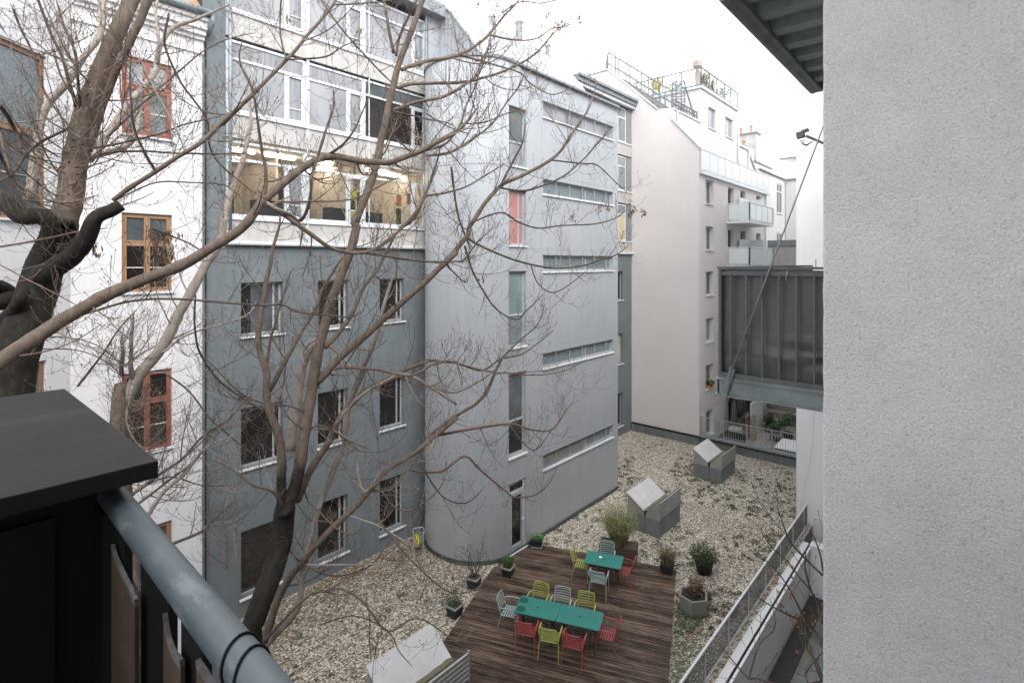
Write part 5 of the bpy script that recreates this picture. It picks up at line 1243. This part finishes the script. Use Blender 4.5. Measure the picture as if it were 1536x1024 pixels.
T('2:400,975 450,990 485,930 500,840 505,780 560,600 600,480 600,400', 7.0, 6.9, 3.2, 1.8, 6, .5, 3)
T('2:300,905 560,905 700,890 840,820 950,770', 6.6, 7.2, 2, 1, 7, .5, 0)
T('1:510,900 640,810 740,740 900,640 1000,550 1150,410;2:100,560 390,270 500,140 600,20 625,-60', 6.35, 7.2, 4.2, 2.6, 15, .8, 0)
T('2:390,270 365,180 360,60 370,-40', 6.9, 7, 2, 1.2, 4, .5, 3)
T('2:400,268 560,255 640,210 740,165', 6.9, 7.1, 1.8, .9, 5, .5, 3)
T('2:600,22 750,15 880,0 980,-40', 7.1, 7.5, 1.6, 1, 4, .5, 3)
T('2:545,0 620,110 760,270 860,370', 7.3, 7.5, 1.5, 1.5, 5, .6, 3)
T('1:340,480 320,400 280,260 230,150 170,0 150,-60', 6.7, 6.2, 3.2, 2, 9, .8, 3)
T('1:360,500 350,350 335,230 290,120 250,0', 6.72, 6.3, 2.6, 1.8, 8, .8, 3)
T('1:0,160 120,210 300,270 470,310', 5.9, 6.2, 1.3, .8, 5, .5, 4)
T('1:60,40 90,120 150,250 190,390 260,500 330,590', 6.2, 6.5, 1.8, 2, 8, .6, 3)
T('1:410,665 560,640 720,600 830,560 1000,520', 6.5, 7.4, 2.2, 1, 9, .7, 3)
T('1:400,720 470,690 640,680 800,690 1000,690 1150,690', 6.6, 7.6, 2.2, 1.2, 10, .7, 3)
T('1:480,620 560,540 680,430 760,360 900,240 1010,180 1150,150', 6.8, 8, 2.2, 1, 9, .7, 3)
T('1:760,60 740,200 800,350 870,450 930,540 940,650 1000,750 1150,870', 7.2, 8, 2, 1.6, 10, .8, 3)
T('1:0,470 60,570 100,670', 5.8, 6.2, 4, 2.5, 4, .5, 3)
T('1:0,590 60,800 200,890 300,910 430,880', 6.2, 6.6, 2.5, 1.6, 8, .6, 0)
T('1:50,790 150,660 260,600 330,570', 6.1, 6.5, 3.0, 2.2, 7, .7, 3)
T('1:-40,620 30,760 90,900 180,1010', 6, 6.5, 3.0, 2.2, 8, .7, 3)
T('5:0,85 200,50 330,20 480,0', 6.2, 6.6, 2, 1.2, 4, .5, 4)
T('5:0,165 100,220 200,270 360,355', 6.1, 6.2, 1.2, 1, 6, .5, 4)
T('5:200,485 360,500 460,540 540,610', 6.6, 6.8, 1.2, .9, 6, .5, 3)
T('5:140,545 320,545 440,580 540,650', 6.6, 6.9, 1.2, .9, 6, .5, 3)
T('5:350,710 450,580 530,460 610,370', 6.2, 6.4, 2.2, 1, 5, .4, 3)
T('5:380,385 500,350 620,325 820,320 1140,345;6:370,345 430,375 560,390 680,400 740,370', 6.3, 8.0, 2.5, 1.4, 14, .7, 3)
T('5:680,0 780,40 850,70 905,105', 6.6, 6.9, 1.4, 1.6, 3, .5, 3)
T('1:400,850 450,870 560,960;5:0,0', 6.6, 6.6, 1, 1, 0) if False else None
T('1:530,895 700,820 860,820 1000,830;2:180,880', 6.6, 7.4, 1.6, .9, 9, .6, 3)
T('5:870,440 900,560 990,690 1150,800;6:120,830 0,790', 7, 8, 2, 1.4, 9, .7, 3) if False else None
T('5:880,300 875,440 900,560 990,690 1090,760;6:290,820', 7.6, 8.3, 1.6, 2.2, 8, .7, 3)
for k in range(22):      # crowding shoots around the crotch
    rs = random.Random(900+k); mb = MB()
    p = PT(rs.uniform(20, 150), rs.uniform(120, 330), rs.uniform(5.9, 6.9)); d = Vector((rs.uniform(-1, 1), rs.uniform(-1, 1), rs.uniform(-.1, 1)))
    shoot(mb, rs, PT(100+rs.uniform(-16, 16), 265+rs.uniform(-60, 60), 6.6), d, rs.uniform(.7, 1.5), .010, 2, .14, rs.choice((3, 3, 0, 4))); mb.build('branch', BARK, TA, smooth=True)
# dead leaf clusters hanging in the tree
mb = MB(); rs = random.Random(4)
def deadbunch(mb, px, py, t, w, h, n, rs):
    for _ in range(n):
        p = PT(px+rs.gauss(0, w*.33), py+rs.uniform(-h, h)*.5, t+rs.uniform(-.12, .12)); d = Vector((rs.uniform(-.4, .4), rs.uniform(-.4, .4), -1)).normalized(); s_ = d.cross(rvec(rs)).normalized()*.011; L = rs.uniform(.04, .11)
        mb.add([p, p+d*L*.5+s_, p+d*L, p+d*L*.5-s_], [(0, 1, 2, 3)], rs.randrange(2))
deadbunch(mb, 240, 368, 7.3, 34, 52, 340, rs); deadbunch(mb, 143, 368, 6.5, 12, 24, 30, rs)
DEAD = [mat('dead_leaf', (.14, .09, .055), (.24, .165, .11), .9, 8), mat('dead_leaf_dark', (.06, .042, .03), (.10, .07, .05), .9, 8)]
mb.build('dead_leaves', DEAD, TA)
# ---- tree two: middle tree
TB = thing('bare_tree', 'bare many limbed tree whose black trunk forks in front of the grey facade', 'tree', (4.3, 8.7, -4))
T = lambda *a, **k: limb(TB, *a, **k)
b0 = PT(376, 940, 8.3); P = [(Vector((3.6, 8.3, -4)), .22), (Vector((3.6, 8.5, 1)), .19), (b0, .165)]
P2 = trace('b:235,770 290,620 335,500 370,380 378,290 385,235', 8.3, 8.6, 16, 14.5)
PP = smooth_path(P)+P2[1:]; mb = MB(); mb.tube([p for p, r in PP], [r*(1+.12*noise.noise(p*4)) for p, r in PP], 16, 1); mb.build('trunk', BARK, TB, smooth=True)
T('b:385,260 430,130 455,20;6:465,940 500,740 530,560 580,360 655,160 705,0;2:700,990 780,780 830,560 880,330 940,170 1000,0 1040,-120', 8.6, 9.6, 11, 4.2, 15, 1.0, 5, n=16)
T('b:375,270 365,180 370,60;6:360,960 320,830 300,740 300,660 268,560 265,460 290,290 330,80 360,-40;2:330,900', 8.6, 9.0, 9, 2, 12, .8, 5, n=12)
T('6:305,740 390,590 450,470 520,360 560,260 640,130', 8.8, 9.2, 4.2, 2.4, 7, .7, 0)
T('6:300,640 310,540 340,420 400,220 415,190', 8.8, 9, 2.6, 1.2, 5, .5, 4)
T('6:530,690 600,610 700,520 800,430 1000,250 1150,110;7:60,180 180,40;3:190,1024 230,960 330,840 450,780 580,700 660,590 720,500 760,400 755,350', 9.0, 11.0, 7, 1.6, 15, .9, 0, n=12)
T('3:330,840 380,740 430,640 445,540', 10, 10.2, 2.6, 1, 5, .5, 3)
T('3:330,845 450,855 600,800 700,720 770,640 830,570', 10, 10.6, 2, 1, 8, .6, 3)
T('3:565,720 700,735 770,745 850,820 900,865', 10.3, 10.8, 1.5, .8, 5, .45, 3)
T('3:0,880 150,850 260,790 350,735', 9.4, 9.8, 2, 1, 5, .5, 3)
T('6:530,720 540,660 620,628 780,635 950,660 1060,605 1150,600;7:150,612 330,650 540,640', 9.0, 10, 2.8, 1.2, 16, .8, 4)
T('6:560,540 660,420 740,260 800,180 860,60 900,0', 9.1, 9.5, 4.5, 2, 9, .7, 0)
T('6:480,830 400,800 300,790 180,740 60,620 0,560', 8.8, 8.5, 2, 1, 9, .7, 3)
T('6:490,900 600,910 700,980;b:700,-30 740,160 820,60', 8.9, 9.2, 2, 1.6, 7, .7, 2)
T('6:500,895 560,890 680,960 760,990', 8.8, 9, 1.8, 1.2, 4, .6, 3)
T('b:440,200 500,60;6:580,960 640,830 760,720 850,670 1020,600 1100,600', 9.0, 9.6, 7, 2, 12, .8, 0, n=10)
T('6:570,980 600,900 700,770 830,690 940,660 1150,790;7:0,700 120,740 280,660 330,590', 9.2, 10.2, 3.5, 1.6, 14, .8, 2)
T('6:650,960 665,830 710,680 780,520 810,400 860,240 880,180', 9.8, 10.1, 6, 2.4, 9, .7, 2, n=10)
T('6:710,675 620,560 520,500 460,560 470,620', 9.8, 9.6, 2, 3.2, 5, .5, 2)
T('b:300,850 440,680 470,500 530,260 600,80 640,-20;6:660,900', 9.2, 9.8, 6.5, 3.2, 10, .8, 2, n=12)
T('b:290,840 340,680 400,560 540,385 700,230 850,60;6:980,1000 1150,850;7:0,940 120,850 250,760 330,600 400,520 500,430 530,340', 9.0, 10.8, 7, 1.3, 22, .9, 0, n=12)
T('6:405,1000 440,760 470,600 520,520', 9.4, 9.5, 10, 5, 5, .6, 2, n=12)
T('7:0,940 150,912 370,880 470,905 560,905 620,830 655,780', 9.8, 10.8, 2.8, 1, 12, .7, 4)
T('7:370,880 430,960 490,995 560,910', 10.4, 10.7, 1.4, .8, 5, .5, 3)
T('7:0,590 60,600 150,612 250,640 330,590 440,560 570,460', 9.6, 10.4, 2, 1, 10, .6, 3)
T('7:170,80 210,200 300,350 400,410 450,370 520,300', 10, 10.5, 2, 1, 9, .6, 3)
T('7:180,45 330,120 500,170 620,180 750,155 850,120 910,75', 10, 10.9, 2.2, 1, 12, .6, 3)
T('7:470,170 500,250 570,290 660,240 720,190', 10.6, 10.8, 1.3, .8, 5, .4, 3)
T('7:350,650 500,660 620,640 720,590', 10.5, 10.8, 1.3, .8, 4, .4, 4)
T('c:-20,60 120,70 230,0 300,60 420,160 470,185 560,170 620,110 655,40', 9.8, 10.8, 2.4, .9, 7, .5, 4)
T('c:30,30 130,180 240,210 320,140', 9.6, 10, 1.6, .8, 6, .5, 3)
T('c:-150,300 0,480 160,610 280,600 330,540', 9.2, 9.6, 1.7, 1, 7, .6, 0)
T('b:140,1000 460,655 560,610 640,600 740,660 850,790 980,730 1150,830', 8.6, 9.2, 2.8, 1.4, 10, .6, 0)
T('b:470,490 700,490 880,480 1010,500', 9, 9.6, 2, 1.2, 7, .5, 2)
T('b:380,240 330,160 240,130 150,60 60,20', 8.6, 8.2, 2.6, 1.2, 10, .7, 3)
T('b:540,240 560,180 600,40 640,0', 9.4, 9.5, 2, 1.2, 3, .5, 2)
T('b:460,0 480,180 540,250 620,330 690,350 740,310', 9, 9.2, 1.9, 1, 7, .5, 4)
T('b:640,20 720,140 860,150 960,40 1100,0', 9.4, 9.8, 1.6, 1, 9, .6, 2)
T('b:700,220 800,150 880,230 960,240 1060,170 1110,100', 9.6, 9.9, 1.8, .9, 9, .6, 4)
T('b:680,270 800,310 900,370 960,400 1000,500 1150,600', 9.3, 9.6, 1.8, 1, 9, .6, 2)
T('b:545,760 700,720 850,790 900,880 960,950', 8.8, 8.8, 1.2, .8, 3, .4, 3)
T('b:400,420 460,480 600,540 760,500 860,380', 9, 9.3, 1.5, .8, 6, .5, 3)
T('2:870,240 835,60 820,-60', 9.5, 9.6, 3.0, 2.4, 4, .6, 0)
T('2:880,250 900,160 960,30 1000,-30', 9.4, 9.5, 2.4, 1.4, 4, .6, 3)
T('2:905,310 1000,280 1150,250;3:160,240 230,200 290,145 340,80 400,20 440,-40', 9.5, 11, 3.8, 1.6, 14, .8, 0)
T('2:885,395 960,378 1150,372;3:220,360 320,330 410,290 500,230 570,150 650,95', 9.4, 11, 3.4, 1.1, 16, .7, 0)
T('3:285,160 420,182 500,172 560,130 625,122 660,90', 10.6, 11, 1.8, .8, 9, .45, 4)
T('3:340,60 420,10 520,15 615,-10', 10.8, 11, 1.4, .8, 5, .5, 3)
T('3:150,250 300,290 420,330 460,370 520,410 580,425 680,380', 10.4, 11, 1.7, .8, 9, .6, 3)
T('2:870,495 960,460 1080,440 1150,405;3:100,425 160,390 230,330 270,240 300,120 350,40', 9.4, 10.6, 3.2, 1.3, 14, .7, 0)
T('3:0,700 100,685 200,630 290,560 360,460 420,380 450,290', 9.6, 10.6, 2.6, 1, 12, .7, 0)
T('3:0,675 90,640 150,560 180,470 220,380 250,260 330,180', 9.4, 10.4, 2.4, 1, 12, .7, 3)
T('3:150,555 260,550 360,510 440,500', 10, 10.4, 1.3, .8, 5, .5, 3)
T('3:0,510 60,550 150,590 190,600', 9.6, 9.8, 1.3, 1, 4, .4, 3)
T('2:865,500 1000,530 1150,580;3:0,720', 9.4, 9.8, 1.5, 1, 4, .5, 3)
T('2:820,555 900,640 990,690 1100,560 1150,520', 9.3, 9.8, 1.5, .9, 6, .5, 3)
T('2:1150,670;3:20,660', 9.5, 9.6, 2, 1.5, 0, .3, 0) if False else None
T('3:110,750 130,900 150,1000;7:200,100', 9.6, 10, 2.0, 1.4, 8, .6, 3)
T('3:200,1000 330,955 420,1000;7:500,0 600,-10 760,-20 860,-50 910,-100', 9.8, 10.9, 1.8, .9, 12, .6, 3)
T('2:900,1024 960,980 1000,900 1060,740 1080,660', 9.4, 9.7, 3.0, 1.4, 8, .6, 3)
rs = random.Random(6)
for px, py in ((820, 22), (838, 38), (845, 30), (900, 310), (912, 308), (945, 318), (950, 312), (965, 316), (860, 325), (610, 160), (498, 160), (540, 45), (432, 25), (870, 28), (500, 770), (725, 415), (716, 5), (580, 130), (612, 180)):
    mb = MB(); deadbunch(mb, px, py, 10.4 if px > 650 else 9.6, 7, 12, 22, rs); mb.build('seed_bunch', DEAD, TB)
# ---- tree three: paler tree behind, in front of the white house
TC = thing('bare_tree', 'paler bare tree with bushy twigs in front of the white house\'s lower red window', 'tree', (2.5, 10.5, -4))
T = lambda *a, **k: limb(TC, *a, **k)
b0 = PT(182, 780, 10.2); P = [(Vector((3.0, 9.9, -4)), .26), (Vector((2.6, 9.9, 0)), .24), (b0, .21), (PT(180, 640, 10.2), .17), (PT(181, 575, 10.2), .10)]
PP = smooth_path(P); mb = MB(); mb.tube([p for p, r in PP], [r*(1+.12*noise.noise(p*4)) for p, r in PP], 14, 0); mb.build('trunk', BARK, TC, smooth=True)
T('5:545,840 590,720 640,640 700,570 760,480 800,390 850,300 920,170;1:980,1100 1010,980;2:100,1024 130,900 190,720 230,560 225,440 260,300', 10.2, 11.2, 11, 2.6, 20, .9, 2, n=14)
T('5:600,700 590,620 590,500 600,380', 10.3, 10.4, 4.5, 2, 10, .6, 0)
T('5:545,660 550,560 548,480', 10.2, 10.3, 4, 2.5, 10, .5, 0)
T('1:130,900 190,520 290,390 350,300 400,230 460,130 465,0', 9.6, 10, 8, 4, 8, .8, 2, n=12)
T('1:465,130 450,50 455,-30', 9.9, 10, 3.4, 3, 3, .5, 2)
T('1:400,720 500,580 590,450 690,340 705,280 720,200 790,120 900,80 1030,20', 9.0, 10.4, 7, 2.6, 12, .8, 2, n=12)
T('1:430,700 560,660 610,600 630,490 700,390', 9.6, 10, 5, 3, 4, .5, 2)
T('1:705,290 715,180 700,60 710,-20', 9.8, 9.9, 3.2, 2, 4, .5, 2)
T('5:730,560 840,480 1000,430 1110,390 1150,330', 10.4, 11.4, 2.2, 1, 10, .6, 2)
T('5:560,620 640,560 720,520 860,460 930,400', 10.3, 10.9, 2, 1, 8, .6, 2)
T('y:190,640 300,560 420,480 520,370 640,290 740,180', 9.6, 10.8, 3.2, 1.2, 16, .7, 0)
T('y:200,700 330,600 500,470 560,330', 9.6, 10.4, 2.6, 1.2, 12, .7, 0)
T('y:180,660 250,600 380,560 520,600 680,600', 9.6, 10.6, 1.6, .8, 9, .6, 3)
T('y:260,750 330,640 440,540 540,420 700,350', 9.6, 10.6, 4.0, 1.2, 12, .7, 2)
T('y:380,880 520,820 580,760 640,710 670,680', 9.4, 10.2, 3, 1, 9, .5, 3)
T('y:520,810 560,790 640,775 670,790 680,900 700,1020', 10, 10.3, 1.5, 1, 2, .3, 2)
T('y:640,1000 640,860 620,720', 9.8, 10, 1.6, .8, 8, .4, 4)
T('y:190,120 160,300 240,420 330,380', 10, 10.2, 2, 1, 14, .6, 2)
T('y:340,60 460,150 560,280 700,400 800,480', 10.2, 11, 1.6, 1, 9, .6, 3)
for k in range(34):
    rs = random.Random(300+k); mb = MB(); d = Vector((rs.uniform(-.6, 1), rs.uniform(-1, .6), rs.uniform(-.3, .9)))
    shoot(mb, rs, PT(rs.uniform(178, 215), rs.uniform(590, 730), 10.2), d, rs.uniform(.6, 1.4), .010, 2, .12, rs.choice((0, 2, 3, 4))); mb.build('branch', BARK, TC, smooth=True)
mb = MB(); rs = random.Random(8); deadbunch(mb, 225, 590, 10.1, 30, 40, 60, rs); mb.build('dead_leaves', DEAD, TC)
# ---- young tree at the lower right, in front of the side parapet
TD = thing('young_tree', 'young bare tree with few orange leaves reaching in front of the white side parapet', 'tree', (4.6, 1.6, -1.65))
T = lambda *a, **k: limb(TD, *a, **k)
P = [(Vector((4.6, 1.3, -1.65)), .05), (Vector((4.7, 1.35, 1)), .045), (PT(1262, 1130, 5.0), .035), (PT(1245, 930, 5.2), .025), (PT(1236, 850, 5.3), .015)]
PP = smooth_path(P); mb = MB(); mb.tube([p for p, r in PP], [r for p, r in PP], 8, 3); mb.build('trunk', BARK, TD, smooth=True)
def SH(*a, **k): return T(*a, **k)
for spec, r0, r1 in (('x:195,830 150,740 60,680 -60,620 -160,560', 2.6, .8), ('x:195,440 120,370 20,260 -30,130 -55,60', 2.2, .8), ('x:198,420 180,330 150,240 120,190', 1.8, .8),
                     ('x:195,700 170,600 130,520 100,400 105,300', 2.2, .9), ('x:130,520 60,440 0,360 -80,290 -170,150', 1.6, .6), ('x:195,990 160,900 110,830 100,700 60,600 0,490 -70,400 -160,330', 2, .8),
                     ('x:190,1010 120,1024 100,980 130,930 160,900', 1.5, .8), ('d:790,1024 700,1000 660,990 530,840', 1.6, .7), ('d:670,1000 720,850 790,770 770,640', 1.5, .7), ('d:1000,1010 960,900 930,780', 1.8, .8)):
    T(spec, 5.3, 5.8, r0, r1, 3, .22, 3, lvl=1)
mb = MB(); rs = random.Random(13)
for px, py in ((1160, 860), (1150, 855), (1185, 890), (1200, 930), (1228, 900), (1195, 925), (1208, 985), (1230, 915), (1192, 875), (1168, 870), (1155, 800), (1183, 930), (1176, 908), (1222, 940)):
    for _ in range(5):
        p = PT(px+rs.gauss(0, 6), py+rs.gauss(0, 7), 5.55+rs.uniform(-.1, .1)); d = rvec(rs); s_ = d.cross(rvec(rs)).normalized()*.014; L = .045
        mb.add([p, p+d*L*.5+s_, p+d*L, p+d*L*.5-s_], [(0, 1, 2, 3)], 0)
mb.build('leaves', [mat('autumn_leaf', (.20, .085, .035), (.32, .15, .07), .8, 9)], TD)
# ================================================================= light, sky, camera
sc = bpy.context.scene
w = bpy.data.worlds.new('World'); sc.world = w; w.use_nodes = True; nt = w.node_tree; bg = nt.nodes['Background']
sky = nt.nodes.new('ShaderNodeTexSky'); sky.sky_type = 'NISHITA'; sky.sun_disc = False; sky.sun_elevation = R(42); sky.sun_rotation = R(210)
sky.air_density = 1.0; sky.dust_density = 4.0; sky.ozone_density = 1
hs_ = nt.nodes.new('ShaderNodeHueSaturation'); hs_.inputs['Saturation'].default_value = .25; nt.links.new(sky.outputs[0], hs_.inputs['Color'])
ov = mix(nt, .82, hs_.outputs[0], (SKYV*.985, SKYV*.995, SKYV*1.02, 1))
tc = nt.nodes.new('ShaderNodeTexCoord'); sp = nt.nodes.new('ShaderNodeSeparateXYZ'); nt.links.new(tc.outputs['Generated'], sp.inputs[0])
ov = mix(nt, 1, ov, ramp(nt, sp.outputs[2], [(0, (1, 1, 1)), (.75, (.74, .74, .74))]), 'MULTIPLY')
nt.links.new(ov, bg.inputs['Color']); bg.inputs['Strength'].default_value = .12
sl = bpy.data.lights.new('sun', 'SUN'); sl.energy = 1.5; sl.angle = R(42); sl.color = (1, .97, .93); so = bpy.data.objects.new('sun', sl); COL.objects.link(so)
so.rotation_euler = Vector((.5, .86, -.9)).to_track_quat('-Z', 'Y').to_euler()
cam = bpy.data.cameras.new('camera'); co = bpy.data.objects.new('camera', cam); COL.objects.link(co); sc.camera = co
co.location = (0, 0, HC); co.rotation_euler = (R(90), 0, math.atan2(CA[0], CA[1])-R(90)); 
cam.sensor_width = 36; cam.lens = 36*F/1536; cam.shift_y = -(512-HOR)/1536; cam.clip_start = .05; cam.clip_end = 2000
sc.view_settings.view_transform = 'Standard'; sc.view_settings.look = 'None'; sc.view_settings.exposure = EXPO; sc.view_settings.gamma = 1
sc.cycles.max_bounces = 8; sc.cycles.transparent_max_bounces = 12
